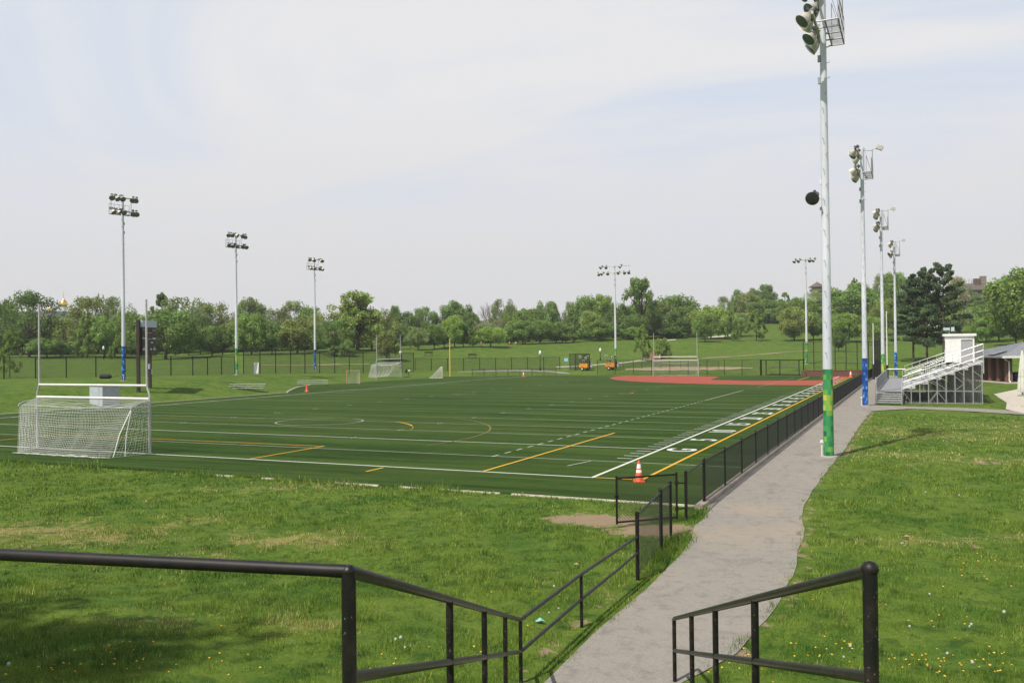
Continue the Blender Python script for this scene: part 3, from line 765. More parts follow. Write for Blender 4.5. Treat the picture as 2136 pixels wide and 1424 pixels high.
def add_tree(u, vtop, wpx, d, kind, tint, label, group=None, name='tree', seed=0, cat='tree', zrot=None, pos=None):
    X, Y, Zt = at(u, vtop, d) if pos is None else pos
    zb = tz1(X, Y); h = max(.6, Zt - zb); w = wpx * d / FPX * (1.16 if kind in ('dome', 'round', 'loose', 'wide') else 1.0)
    var = (seed + int(u)) % 3
    crown, trunk = cached(('tree', kind, var), lambda: tree_parts(kind, var + 1))
    root = thing(name, label, cat, (X, Y, zb), (u * .37) % 6.28 if zrot is None else zrot, group)
    sc = (w * 1.04, w * 1.04, h)
    t = place(trunk, 'trunk', root); t.scale = (w * 1.04, w * 1.04, h)
    if crown is not None:
        c = place(crown, 'crown', root); c.scale = sc
        col = np.array(TINT[tint]) * (1 + .16 * math.sin(u * 1.7 + vtop))
        c.color = (*col, 1)
    return root
TREES = [
 (20, 694, 58, 101, 'young', 'B', 'slender young tree with thin crown standing just behind the fence by the goal'),
 (60, 606, 98, 190, 'loose', 'D', 'tall dark tree with spreading open top beside the gold-domed church'),
 (0, 622, 62, 205, 'loose', 'D', 'thin dark tree cut by the picture edge beside the tall open-topped tree'),
 (25, 660, 70, 215, 'round', 'D', 'dark round tree under the tall open-topped tree'),
 (98, 703, 62, 186, 'round', 'D', 'low dark round tree below the church'),
 (126, 711, 30, 188, 'round', 'G', 'small round tree beside the low dark tree below the church'),
 (182, 613, 92, 215, 'loose', 'O', 'large olive-coloured tree beside the golden dome'),
 (130, 660, 60, 205, 'loose', 'O', 'olive tree in front of the dark church roof'),
 (238, 613, 60, 230, 'loose', 'L', 'grey-green airy tree behind the floodlight pole next to the scoreboard'),
 (182, 652, 56, 190, 'cone', 'B', 'bright pointed tree in front of the large olive tree'),
 (218, 655, 58, 192, 'round', 'G', 'mid green tree beside the bright pointed tree'),
 (233, 716, 18, 188, 'shrub', 'G', 'small round bush near the park lamp and floodlight pole'),
 (172, 716, 26, 189, 'shrub', 'G', 'rounded bush under the bright pointed tree'),
 (274, 650, 62, 205, 'round', 'G', 'round green tree behind the scoreboard'),
 (262, 690, 40, 190, 'round', 'B', 'light green tree low behind the scoreboard post'),
 (337, 614, 74, 232, 'cone', 'D', 'dark pointed conifer rising behind the scoreboard trees'),
 (345, 642, 112, 180, 'dome', 'E', 'broad dark green tree with thick trunk right behind the scoreboard'),
 (388, 614, 92, 222, 'loose', 'L', 'tall pale grey-green tree between the conifer and the second pole'),
 (440, 627, 76, 226, 'loose', 'O', 'olive-grey tree rising before the green patchwork pole'),
 (393, 677, 38, 200, 'round', 'B', 'light green tree beside the broad dark scoreboard tree'),
 (418, 678, 34, 204, 'round', 'G', 'small green tree under the tall pale grey-green tree'),
 (442, 681, 54, 190, 'round', 'G', 'leafy lawn tree paired with a darker neighbour before the second pole'),
 (464, 674, 42, 190, 'round', 'D', 'darker lawn tree of the pair before the second pole'),
 (484, 648, 34, 235, 'brush', 'N', 'brownish bare-looking thicket beside the second pole'),
 (522, 619, 66, 252, 'dome', 'L', 'grey-olive domed tree behind the green patchwork pole'),
 (524, 650, 74, 188, 'dome', 'G', 'full bright green tree right behind the white leaning board'),
 (567, 671, 44, 188, 'round', 'D', 'dark upright tree next to the full bright green tree'),
 (613, 626, 62, 242, 'loose', 'L', 'spiky-topped grey-green tree between the second and third poles'),
 (583, 640, 52, 240, 'loose', 'L', 'thin grey tree beside the spiky-topped tree'),
 (642, 639, 48, 242, 'round', 'G', 'rounded green treetop behind the third pole'),
 (620, 664, 74, 190, 'wide', 'O', 'spreading tree with forked trunk on the lawn before the third pole'),
 (660, 652, 48, 200, 'loose', 'O', 'olive tree directly behind the blue based third pole'),
 (692, 668, 76, 184, 'loose', 'D', 'dull grey-green tree just past the third pole'),
 (745, 606, 132, 192, 'open', 'Y', 'largest yellow-green tree with dark trunk in the middle of the belt'),
 (715, 648, 90, 200, 'loose', 'O', 'olive tree leaning into the largest yellow-green tree'),
 (775, 640, 80, 203, 'loose', 'O', 'airy olive tree under the largest yellow-green crown'),
 (802, 620, 38, 206, 'bare', 'N', 'leafless pale branches beside the largest yellow-green tree'),
 (722, 704, 38, 180, 'shrub', 'E', 'grey-green bush at the foot of the largest tree'),
 (696, 716, 32, 180, 'shrub', 'D', 'dark bush near the third pole'),
 (806, 690, 44, 176, 'round', 'O', 'small olive lawn tree behind the spare soccer goal'),
 (823, 636, 24, 262, 'round', 'G', 'narrow treetop beside the leafless pale branches'),
 (845, 648, 50, 262, 'dome', 'D', 'dark rounded tree behind the tall park lamp'),
 (856, 657, 32, 212, 'cone', 'E', 'narrow dark green tree above the park lamp'),
 (872, 681, 38, 200, 'round', 'L', 'pale green lawn tree first of the row by the yellow foul pole'),
 (888, 640, 46, 300, 'dome', 'D', 'distant dark domed tree above the lawn row'),
 (926, 626, 30, 300, 'bare', 'N', 'distant bare crown next to the dark domed trees'),
 (952, 627, 62, 302, 'dome', 'D', 'large distant dark tree above the yellow foul pole'),
 (905, 677, 40, 203, 'round', 'G', 'green lawn tree second of the row by the yellow foul pole'),
 (926, 672, 34, 208, 'round', 'G', 'lawn tree just before the yellow foul pole'),
 (948, 658, 46, 206, 'round', 'B', 'taller light green lawn tree just past the yellow foul pole'),
 (966, 668, 34, 207, 'round', 'E', 'dark lawn tree past the yellow foul pole'),
 (985, 668, 32, 206, 'cone', 'G', 'slim upright lawn tree at the end of the row'),
 (985, 650, 30, 262, 'round', 'D', 'dim treetop behind the slim upright lawn tree'),
 (1014, 617, 56, 272, 'bare', 'N', 'tall leafless grey tree on the skyline'),
 (1047, 619, 46, 274, 'loose', 'L', 'airy grey-green tree next to the tall leafless one'),
 (1063, 632, 34, 276, 'loose', 'L', 'small airy treetop past the tall leafless tree'),
 (1003, 664, 44, 245, 'brush', 'N', 'pinkish brown brush below the tall leafless tree'),
 (1042, 660, 40, 245, 'brush', 'N', 'second patch of pinkish brush below the airy grey tree'),
 (1023, 681, 56, 206, 'wide', 'B', 'low wide bright green tree by the picnickers'),
 (1072, 646, 46, 262, 'round', 'B', 'yellow-green treetop left of the twiggy grey tree'),
 (1100, 642, 50, 262, 'round', 'B', 'rounded yellow-green treetop over the dark lawn tree'),
 (1114, 630, 30, 285, 'bare', 'N', 'thin bare twigs on the skyline near the round treetop'),
 (1141, 625, 44, 282, 'round', 'E', 'round-headed grey-green tree standing out on the skyline'),
 (1166, 640, 26, 285, 'bare', 'N', 'bare twigs beside the round-headed skyline tree'),
 (1090, 667, 58, 226, 'round', 'E', 'dark green tree above the people in the park'),
 (1066, 690, 34, 228, 'round', 'B', 'light green tree behind the seated people'),
 (1126, 668, 42, 229, 'round', 'G', 'green tree on the crest next to the dark tree'),
 (1160, 670, 54, 231, 'wide', 'E', 'broad shady tree on the crest'),
 (1190, 628, 32, 280, 'loose', 'L', 'faint grey tree before the green double crown'),
 (1222, 615, 52, 262, 'dome', 'G', 'green crown of the tall pair by the far floodlights'),
 (1255, 613, 52, 262, 'dome', 'B', 'brighter crown of the tall pair by the far floodlights'),
 (1198, 658, 40, 234, 'cone', 'E', 'dark upright tree on the crest'),
 (1228, 648, 46, 242, 'loose', 'Y', 'pale yellow-green tree on the crest before the tall pair'),
 (1250, 668, 60, 237, 'wide', 'G', 'bushy tree at the crest behind the far floodlight pole'),
 (1180, 690, 36, 232, 'round', 'G', 'small tree between crest trees'),
 (1337, 577, 74, 245, 'open', 'G', 'tallest tree with bare limbs under a flat-topped crown'),
 (1292, 630, 40, 252, 'round', 'D', 'dark tree behind the far floodlight pole'),
 (1362, 622, 42, 250, 'loose', 'E', 'dark side crown beside the tallest flat-topped tree'),
 (1318, 655, 60, 243, 'dome', 'E', 'dense dark tree below the tallest flat-topped tree'),
 (1352, 645, 50, 246, 'round', 'D', 'shadowed tree between the tallest tree and the green dome'),
 (1322, 682, 46, 238, 'round', 'G', 'small green tree under the tallest tree'),
 (1408, 614, 84, 262, 'dome', 'G', 'big green domed tree behind the far goal posts'),
 (1380, 630, 50, 258, 'loose', 'O', 'olive tree against the side of the big green dome'),
 (1422, 640, 58, 250, 'dome', 'E', 'dense dark green tree in front of the big dome'),
 (1398, 680, 66, 247, 'wide', 'D', 'low dark tree behind the far goal posts'),
 (1482, 636, 62, 236, 'dome', 'Y', 'pale yellow-green rounded tree beyond the far goal'),
 (1470, 655, 42, 217, 'round', 'G', 'darker lawn tree in front of the pale rounded tree'),
 (1512, 643, 44, 240, 'loose', 'Y', 'light yellow tree between the lawn trees'),
 (1510, 616, 28, 300, 'loose', 'L', 'ragged grey-green tree on the far ridge'),
 (1536, 601, 22, 318, 'loose', 'E', 'small treetop poking above the olive ridge tree'),
 (1557, 608, 62, 318, 'dome', 'O', 'olive rounded tree on the ridge'),
 (1526, 644, 36, 222, 'cone', 'G', 'slim green lawn tree above the sandy path'),
 (1534, 694, 20, 221, 'young', 'G', 'little sapling on the lawn below the sandy path'),
 (1340, 679, 44, 178, 'cone', 'B', 'bright young tree beside the hillside steps'),
 (1381, 697, 40, 186, 'shrub', 'B', 'round bright bush tree at the top of the hillside steps'),
 (1590, 593, 46, 340, 'dome', 'D', 'dark domed tree highest on the ridge'),
 (1571, 602, 12, 345, 'round', 'D', 'tiny treetop next to the dark ridge dome'),
 (1602, 624, 66, 300, 'dome', 'G', 'green tree mass under the dark ridge dome'),
 (1545, 650, 46, 245, 'loose', 'L', 'pale airy tree beside the pointed lawn tree'),
 (1577, 647, 52, 226, 'cone', 'B', 'neat pointed lawn tree with short trunk alone on the slope'),
 (1637, 611, 44, 330, 'cone', 'D', 'narrow dark spire on the ridge'),
 (1628, 640, 50, 290, 'round', 'E', 'shaded tree in the gap between the lawn trees'),
 (1656, 637, 58, 221, 'dome', 'O', 'dense olive oval lawn tree with visible trunk'),
 (1668, 619, 58, 285, 'dome', 'B', 'bright green crown behind the dense olive lawn tree'),
 (1696, 648, 42, 222, 'round', 'G', 'lawn tree beside the slim far floodlight pole'),
 (1706, 600, 84, 330, 'brush', 'B', 'pale leafy thicket below the pagoda tower'),
 (1748, 590, 24, 335, 'bare', 'N', 'bare twigs beside the pagoda tower'),
 (1776, 590, 78, 285, 'dome', 'G', 'large green tree beside the pagoda tower'),
 (1783, 582, 40, 300, 'cone', 'D', 'small spire above the large green pagoda tree'),
 (1770, 654, 58, 214, 'round', 'B', 'bright round lawn tree behind the tall backstop'),
 (1728, 665, 40, 224, 'round', 'G', 'green lawn tree half hidden by the nearest floodlight pole'),
 (1749, 689, 28, 170, 'round', 'D', 'small dark tree on the slope behind the backstop'),
 (1845, 568, 48, 305, 'loose', 'O', 'thin olive treetop between the floodlight poles'),
 (1872, 569, 58, 300, 'dome', 'E', 'dark green ridge tree behind the blue based pole'),
 (1815, 600, 50, 290, 'round', 'G', 'green ridge tree between the two tallest poles'),
 (1850, 618, 62, 230, 'loose', 'Y', 'light green tree behind the white pole by the backstop'),
 (1820, 660, 50, 200, 'loose', 'B', 'loose green tree behind the dark backstop screen'),
 (1994, 576, 38, 255, 'round', 'N', 'brownish green treetop beside the tallest pine'),
 (2016, 566, 40, 270, 'bare', 'N', 'bare twigs between the pine and the chimneys'),
 (2000, 640, 76, 225, 'brush', 'L', 'pale thicket on the slope below the hilltop house'),
 (2040, 645, 70, 240, 'brush', 'N', 'brown and green thicket under the hilltop house'),
 (2106, 571, 46, 275, 'dome', 'G', 'round green tree beside the chimneys'),
 (2086, 600, 44, 250, 'brush', 'L', 'grey branching tree in front of the hilltop house'),
 (2014, 602, 44, 300, 'loose', 'G', 'ragged green tree beside the wall of the hilltop house'),
 (2048, 612, 60, 298, 'brush', 'L', 'grey-green thicket right below the windows of the hilltop house'),
 (2082, 603, 46, 300, 'round', 'E', 'round tree against the far corner of the hilltop house'),
 (2064, 624, 56, 285, 'wide', 'G', 'spreading tree on the slope under the hilltop house'),
 (2066, 632, 66, 230, 'round', 'E', 'mid green tree below the grey branching tree'),
 (2136, 558, 112, 178, 'dome', 'B', 'big bright green tree behind the pavilion roof'),
 (2118, 640, 60, 185, 'round', 'G', 'green lower crown behind the pavilion roof'),
 (2056, 660, 48, 200, 'round', 'G', 'first of two lawn trees behind the press box'),
 (2083, 652, 54, 200, 'round', 'E', 'second and fuller lawn tree behind the press box'),
]
for i, T in enumerate(TREES):
    add_tree(*T, seed=i, group=None, name='shrub' if T[4] in ('shrub', 'brush') else 'tree', cat='shrub' if T[4] in ('shrub', 'brush') else 'tree')
for (u, v, w, d, lb) in [(1903, 584, 96, 139, 'dark pine with low branches nearest the floodlight poles'), (1931, 571, 104, 136, 'dark pine in the middle of the clump of three'), (1966, 562, 112, 133, 'tallest dark pine in the clump right behind the press box')]:
    add_tree(u, v, w, d, 'pine', 'P', lb, name='pine_tree', seed=int(u))
# the dense belt behind, trees nothing tells apart
for i in range(46):
    u = -40 + i * 49 + RNG.uniform(-14, 14)
    sky = np.interp(u, [-60, 40, 150, 300, 400, 480, 600, 660, 740, 830, 900, 960, 1050, 1150, 1250, 1340, 1400, 1450, 1500, 1560, 1600, 1700, 1800, 1870, 1960, 2040, 2140, 2250],
                    [632, 640, 655, 660, 650, 660, 660, 668, 640, 660, 665, 655, 660, 655, 640, 630, 640, 650, 645, 630, 628, 625, 610, 600, 596, 640, 600, 590])
    d = np.interp(u, [0, 800, 1100, 1400, 1700, 2100], [255, 290, 300, 280, 310, 290]) + RNG.uniform(-12, 25)
    add_tree(u, sky + RNG.uniform(4, 22), RNG.uniform(58, 84), d, ['dome', 'round', 'loose', 'wide'][i % 4], 'GDEOLB'[i % 6], 'green tree within the dense belt behind the park lawn', 'trees in the dense belt', seed=i)
for i in range(30):
    u = -40 + i * 48 + RNG.uniform(-12, 12)
    if u > 1320 : continue
    vb = np.interp(u, [0, 300, 600, 900, 1100, 1300], [738, 740, 730, 718, 712, 704]); d = np.interp(u, [0, 600, 900, 1300], [212, 212, 235, 252])
    add_tree(u, vb - RNG.uniform(34, 52), RNG.uniform(50, 70), d, 'shrub', 'DEG'[i % 3], 'low dark undergrowth bush between the trunks of the tree belt', 'undergrowth bushes in the tree belt', name='bush', seed=i, cat='bush')
for i in range(36):
    u = -45 + i * 40 + RNG.uniform(-12, 12)
    sky = np.interp(u, [-60, 40, 150, 300, 400, 480, 600, 660, 740, 830, 900, 960, 1050, 1150, 1250, 1340, 1400], [640, 645, 655, 660, 650, 660, 655, 668, 640, 668, 672, 662, 664, 660, 648, 640, 645])
    d = np.interp(u, [0, 700, 900, 1100, 1400], [218, 222, 248, 258, 262]) + RNG.uniform(-4, 10)
    add_tree(u, sky + RNG.uniform(8, 34), RNG.uniform(52, 74), d, ['dome', 'round', 'wide', 'dome'][i % 4], 'GBLGYOGE'[i % 8], 'green tree within the dense belt behind the park lawn', 'trees in the dense belt', seed=i)
# the tree beyond the frame whose shade lies on the bank
sx, sy = hit(250, 1400)
def shade_tree():
    fx, fy = hit(190, 1345); X, Y = fx - .5 - SHX * 14.3, fy - SHY * 14.3; zb = tz1(X, Y)
    crown, trunk = cached(('tree', 'wide', 1), lambda: tree_parts('wide', 2))
    r = thing('tree', 'broad tree whose shade darkens the grass bank beneath the black railing', 'tree', (X, Y, zb), 1.1)
    t = place(trunk, 'trunk', r); t.scale = (7.0, 7.0, 18.0); c = place(crown, 'crown', r); c.scale = (7.0, 7.0, 18.0); c.color = (*TINT['G'], 1)
shade_tree()

# ------------------------------------------------------------------ fences
def wires(P, h, c=.075, w=.0018, z0=.04):
    """chain-link: two families of slanted wires between the ground and the top rail, along the polyline P of (x, y, z)"""
    P = np.array(P, float); seg = np.linalg.norm(np.diff(P[:, :2], axis=0), axis=1); S = np.concatenate([[0], np.cumsum(seg)]); L = S[-1]
    k = np.arange(-h, L, c); Vs = []; Fs = []; base = 0
    for sg in (1, -1):
        a = k.copy() if sg > 0 else k + h
        b = a + sg * (h - z0)
        za = np.zeros(len(a)) + z0; zb = np.full(len(a), h)
        # clip to [0, L]
        for lo in (True,):
            s0, s1 = np.minimum(a, b), np.maximum(a, b)
            keep = (s1 > .01) & (s0 < L - .01); a, b, za, zb = a[keep], b[keep], za[keep], zb[keep]
            def clip(aa, bb, z_a, z_b):
                t = np.where(aa < 0, (0 - aa) / (bb - aa), np.where(aa > L, (L - aa) / (bb - aa), 0)); return aa + (bb - aa) * t, z_a + (z_b - z_a) * t
            a2, za2 = clip(a, b, za, zb); b2, zb2 = clip(b, a, zb, za)
        A = np.stack([np.interp(a2, S, P[:, 0]), np.interp(a2, S, P[:, 1]), np.interp(a2, S, P[:, 2]) + za2], 1)
        B = np.stack([np.interp(b2, S, P[:, 0]), np.interp(b2, S, P[:, 1]), np.interp(b2, S, P[:, 2]) + zb2], 1)
        t = B - A; t /= np.linalg.norm(t, axis=1)[:, None] + 1e-9
        u = np.cross(t, np.array([0, 0, 1.0])); u /= np.linalg.norm(u, axis=1)[:, None] + 1e-9; v = np.cross(t, u)
        ring = [u, -.5 * u + .866 * v, -.5 * u - .866 * v]
        VV = np.stack([A + r * w for r in ring] + [B + r * w for r in ring], 1).reshape(-1, 3); n = len(A); o = base + np.arange(n)[:, None] * 6
        FF = np.concatenate([o + np.array([0, 1, 4, 3]), o + np.array([1, 2, 5, 4]), o + np.array([2, 0, 3, 5])], 0)
        Vs.append(VV); Fs.append(FF); base += 6 * n
    return np.concatenate(Vs), np.concatenate(Fs)
def resample(P, st):
    P = np.array(P, float); seg = np.linalg.norm(np.diff(P, axis=0), axis=1); S = np.concatenate([[0], np.cumsum(seg)]); n = max(1, int(round(S[-1] / st)))
    s = np.linspace(0, S[-1], n + 1); return [(float(np.interp(q, S, P[:, 0])), float(np.interp(q, S, P[:, 1]))) for q in s]
def chain_fence(name, label, P, h, step=3.05, r=.03, rr=.021, c=.075, w=.0018, zf=tz1, group=None, mid=False, cat='fence', bottom=False, fabric=M_WIRE):
    pts = resample(P, step); Z = [zf(x, y) for x, y in pts]
    o = thing(name, label, cat, (pts[0][0], pts[0][1], Z[0]), 0, group); ox, oy, oz = o.location
    pm = cached(('fpost', h, r), lambda: MB().lathe([(r, -.2), (r, h + .02), (r * 1.15, h + .025), (r * 1.1, h + .055), (r * .4, h + .075)], 10).mesh('post', M_BLK))
    for (x, y), z in zip(pts, Z): place(pm, 'post', o, (x - ox, y - oy, z - oz))
    L = [(x - ox, y - oy, z - oz) for (x, y), z in zip(pts, Z)]
    b = MB(); b.tube([(x, y, z + h) for x, y, z in L], rr, 6); b.build('top_rail', M_BLK, o)
    if mid: b = MB(); b.tube([(x, y, z + h * .5) for x, y, z in L], rr, 6); b.build('middle_rail', M_BLK, o)
    if bottom: b = MB(); b.tube([(x, y, z + .06) for x, y, z in L], .012, 5); b.build('bottom_wire', M_BLK, o)
    V, F = wires(L, h, c, w); place(rawmesh('chain_link', V, F, fabric), 'chain_link', o)
    return o
flat0 = lambda x, y: 0.0
# fence between turf and path
chain_fence('chain_link_fence', 'long low black chain link fence on a kerb between turf and asphalt path', [(4.72, -12.85), (4.72, 103.5)], 1.22, 2.95, zf=lambda x, y: .03, bottom=True, c=.062, w=.0030)
chain_fence('chain_link_fence', 'short sloping fence end panel joining the gate post and the long low fence', [(4.80, -15.45), (4.72, -12.95)], 1.22, 2.5, zf=flat0, r=.042)
chain_fence('chain_link_fence', 'short low fence panel with weeds at its foot between railing and gate opening', [(5.30, -21.55), (5.02, -18.75)], 1.24, 2.85, zf=flat0, r=.04, c=.075, w=.0024)
chain_fence('chain_link_fence', 'narrow fence panel with paired posts right at the gate opening', [(4.93, -18.45), (4.88, -17.35)], 1.22, 1.15, zf=flat0, r=.036, c=.075, w=.0024)
def gate():
    o = thing('gate', 'open black chain link gate swung over the bare dirt patch', 'gate', (4.62, -15.6, 0)); a = math.atan2(-16.85 + 15.6, 3.37 - 4.62); L = math.hypot(1.25, 1.25)
    o.rotation_euler = (0, 0, a); h0, h1 = .10, 1.24
    b = MB()
    for x in (0.03, L): b.tube([(x, 0, h0 - .05), (x, 0, h1 + .03)], .028, 10)
    b.tube([(0.03, 0, h1 - .03), (L, 0, h1 - .03)], .025, 8); b.tube([(0.03, 0, h0), (L, 0, h0)], .025, 8); b.build('gate_frame', M_BLK, o)
    V, F = wires([(.05, 0, .07), (L - .02, 0, .07)], 1.13, .085, .0045); place(rawmesh('chain_link', V, F, M_WIRE), 'chain_link', o)
    for z in (.32, .98):
        b = MB(); b.tube([(-.17, .05, z), (.03, 0, z)], .022, 6); b.tube([(0.03, 0, z - .06), (.03, 0, z + .06)], .042, 8); b.build('hinge', M_BLK, o)
    b = MB(); b.box((L, .0, .75), (.09, .09, .06)); b.build('latch', M_BLK, o)
gate()
def fz(pts):
    P = [at(*p) for p in pts]; S = np.array([(p[0], p[1], p[2]) for p in P])
    def f(x, y):
        best = (1e9, 0)
        for i in range(len(S) - 1):
            e = S[i + 1, :2] - S[i, :2]; t = np.clip(((x - S[i, 0]) * e[0] + (y - S[i, 1]) * e[1]) / (e @ e), 0, 1); q = S[i] + (S[i + 1] - S[i]) * t; d = math.hypot(q[0] - x, q[1] - y)
            if d < best[0]: best = (d, q[2])
        return min(best[1], tz1(x, y) + .05)
    return [(p[0], p[1]) for p in P], f
P, f = fz([(-60, 792, 95), (40, 790, 98), (250, 787, 104), (402, 782.5, 112), (490, 779, 121)])
chain_fence('chain_link_fence', 'long black fence on the bank behind the scoreboard', P, 2.4, 3.05, c=.16, w=.008, zf=tz1, r=.065, rr=.04)
P, f = fz([(508, 777, 124), (650, 776, 138), (863, 775.5, 160)])
chain_fence('chain_link_fence', 'taller black fence section running past the blue based pole to the spare goal', P, 3.5, 3.4, c=.16, w=.008, zf=tz1, r=.065, rr=.04)
P, f = fz([(866, 776, 163), (1000, 777, 164), (1168, 779, 162)])
chain_fence('chain_link_fence', 'black fence behind the yellow foul pole and park lamp', P, 2.3, 3.0, c=.16, w=.008, zf=tz1, r=.065, rr=.04)
P, f = fz([(985, 783, 152), (1160, 783, 151)])
chain_fence('chain_link_fence', 'waist high black fence along the far end of the turf by the small cone', P, 1.15, 2.2, c=.14, w=.004, zf=lambda x, y: max(0, tz1(x, y)), r=.04, rr=.028)
P, f = fz([(1246, 783, 151), (1365, 783, 148), (1480, 783, 144), (1586, 783, 138)])
chain_fence('chain_link_fence', 'black fence behind the far goal posts', P, 2.5, 3.0, c=.16, w=.007, zf=lambda x, y: max(0, tz1(x, y)), r=.045, rr=.03)
P, f = fz([(1300, 783, 158), (1440, 783, 153), (1500, 783, 150)])
chain_fence('chain_link_fence', 'lower second fence line beyond the far goal', P, 1.3, 3.4, c=.14, w=.004, zf=lambda x, y: max(0, tz1(x, y)), r=.035, rr=.022)
# backstop: tall net fence behind brick wall
def backstop():
    A = at(1676, 772, 137); B = at(1812, 772, 131); h = 5.2
    L = math.hypot(B[0] - A[0], B[1] - A[1]); a = math.atan2(B[1] - A[1], B[0] - A[0])
    o = thing('backstop_fence', 'tall black backstop fence rising behind the brick wall', 'backstop', (A[0], A[1], 0), a)
    n = 6
    for i in range(n + 1): MB().tube([(L * i / n, 0, -.2), (L * i / n, 0, h)], .06, 8).build('post', M_BLK, o)
    for z in (h, h * .69, h * .37): MB().tube([(0, 0, z), (L, 0, z)], .035, 6).build('rail', M_BLK, o)
    V, F = wires([(0, 0, 0), (L, 0, 0)], h, .2, .005); place(rawmesh('chain_link', V, F, M_WIRE), 'chain_link', o)
    C = at(1846, 772, 112); E = (B[0] + .2, B[1] - .3); 
    o2 = thing('backstop_fence', 'dark screened side wing of the backstop by the slim white poles', 'backstop', (B[0] + .6, B[1], 0)); L2 = 15.0; a2 = math.atan2(-14.5, 1.6); o2.rotation_euler = (0, 0, a2)
    for i in range(6): MB().tube([(L2 * i / 5, 0, -.2), (L2 * i / 5, 0, 5.2)], .06, 8).build('post', M_BLK, o2)
    for z in (5.2, 3.5): MB().tube([(0, 0, z), (L2, 0, z)], .035, 6).build('rail', M_BLK, o2)
    V, F = wires([(0, 0, 0), (L2, 0, 0)], 5.2, .2, .005); place(rawmesh('chain_link', V, F, M_WIRE), 'chain_link', o2)
    MB().box((L2 / 2, .05, 1.3), (L2, .05, 2.4)).build('windscreen', M_WSCREEN, o2)
    MB().box((L2 - .55, .06, 2.6), (1.0, .06, 5.1)).build('screen_panel', M_WSCREEN, o2)
backstop()
b = MB(); A = gp(1673, 784.5); B = (4.4, 104.2)
_a = math.atan2(B[1] - A[1], B[0] - A[0]); _L = math.hypot(B[0] - A[0], B[1] - A[1])
ow = thing('brick_wall', 'low red brick wall at the foot of the tall backstop', 'wall', (A[0], A[1], 0), _a)
MB().box((_L / 2, 0, .4), (_L, .34, .8)).build('wall', M_BRICK, ow); MB().box((_L / 2, 0, .83), (_L + .08, .42, .06)).build('coping', M_BRICK, ow); MB().box((.15, -.2, .42), (.5, .5, .86)).build('end_pier', M_BRICK, ow)
for (u, vt, d, lb) in [(1821, 677, 118, 'shorter slim white pole beside the screened backstop wing'), (1849, 652, 112, 'taller slim white pole with dark padded foot by the backstop')]:
    X, Y, Z = at(u, vt, d); o = thing('flag_pole', lb, 'pole', (X, Y, 0)); MB().lathe([(.075, -.2), (.07, Z * .6), (.05, Z), (.07, Z + .02), (.07, Z + .12), (.02, Z + .18)], 10).build('pole', M_WHITE, o)
    MB().lathe([(.16, -.1), (.16, 2.0)], 10).build('foot_pad', M_WSCREEN, o)

# ------------------------------------------------------------------ foreground railings (black pipe)
PR = .0265
Lt, Lb = Vector((8.16, -35.20, 3.59)), Vector((5.36, -27.28, .83)); Rt, Rb = Vector((10.09, -34.34, 3.575)), Vector((7.26, -26.44, .83))
TS = (0, .30, .53, .755, 1.0)
def post_to_ground(p, par, r=PR, drop=0): 
    b = MB(); g = tz1(p.x, p.y); b.tube([(p.x, p.y, g - .1), (p.x, p.y, p.z - drop)], r, 14); return b.build('post', M_BLKW, par)
o = thing('stair_railing', 'black pipe railing turning from a level guard rail down the stairs to the low fence', 'railing')
G0 = Vector(at(-30, 1157, 3.98)); G0.z = Lt.z
cor = [Lt + (G0 - Lt).normalized() * .05, Lt + (G0 - Lt).normalized() * .012 + (Lb - Lt).normalized() * .008 + Vector((0, 0, -.004)), Lt + (Lb - Lt).normalized() * .05]
b = MB(); b.tube([G0 + (G0 - Lt) * .8, G0, Lt + (G0 - Lt).normalized() * .06], PR, 16); b.tube([Lt + (G0 - Lt).normalized() * .075, Lt + (G0 - Lt).normalized() * .0], PR * 1.04, 16); b.build('guard_rail', M_BLK, o)
Fp = Vector((5.30, -21.55, .82)); Mid = Vector((5.29, -24.7, .83))
b = MB(); b.tube([cor[1], cor[2], Lt.lerp(Lb, .3), Lt.lerp(Lb, .7), Lb], PR, 16); b.build('top_rail', M_BLKW, o)
b = MB(); b.tube([Lb, Mid, Fp], PR, 14); b.build('lower_top_rail', M_BLKW, o)
dz = Vector((0, 0, -.43))
b = MB(); b.tube([Lt + dz, Lt.lerp(Lb, .5) + dz, Lb + dz], PR * .95, 14); b.build('middle_rail', M_BLKW, o)
b = MB(); b.tube([Lb + dz, Mid + dz + Vector((0, 0, .03)), Vector((5.29, -23.2, .455)), Vector((5.295, -22.8, .46)), Fp + Vector((0, 0, -.31))], PR * .95, 14); b.build('lower_middle_rail', M_BLKW, o)
for t in TS: post_to_ground(Lt.lerp(Lb, t), o, PR * (1.12 if t == 0 else 1))
post_to_ground(Mid, o); 
b = MB(); p = G0 + (G0 - Lt) * .78; b.tube([(p.x, p.y, tz1(p.x, p.y) - .1), (p.x, p.y, p.z)], PR, 12); b.build('post', M_BLK, o)
b = MB(); b.lathe([(.0, -.031), (.017, -.026), (.028, -.012), (.031, 0), (.028, .012), (.017, .024), (0.001, .029)], 16, Matrix.Translation(Lt)); b.build('corner_joint', M_BLKW, o)
o = thing('stair_railing', 'black pipe railing with ball topped end post beside the lawn', 'railing')
b = MB(); b.tube([Rt, Rt.lerp(Rb, .4), Rt.lerp(Rb, .99), Rb + Vector((0, 0, -.02))], PR, 16); b.build('top_rail', M_BLKW, o)
b = MB(); b.tube([Rt + dz, Rt.lerp(Rb, .5) + dz, Rb + dz], PR * .95, 14); b.build('middle_rail', M_BLKW, o)
for t in TS: post_to_ground(Rt.lerp(Rb, t), o, PR * (1.12 if t == 0 else 1))
b = MB(); b.lathe([(.0, -.034), (.02, -.029), (.031, -.013), (.035, 0), (.031, .014), (.02, .028), (.001, .034)], 18, Matrix.Translation(Rt + Vector((0, 0, .006)))); b.build('ball_cap', M_BLK, o)
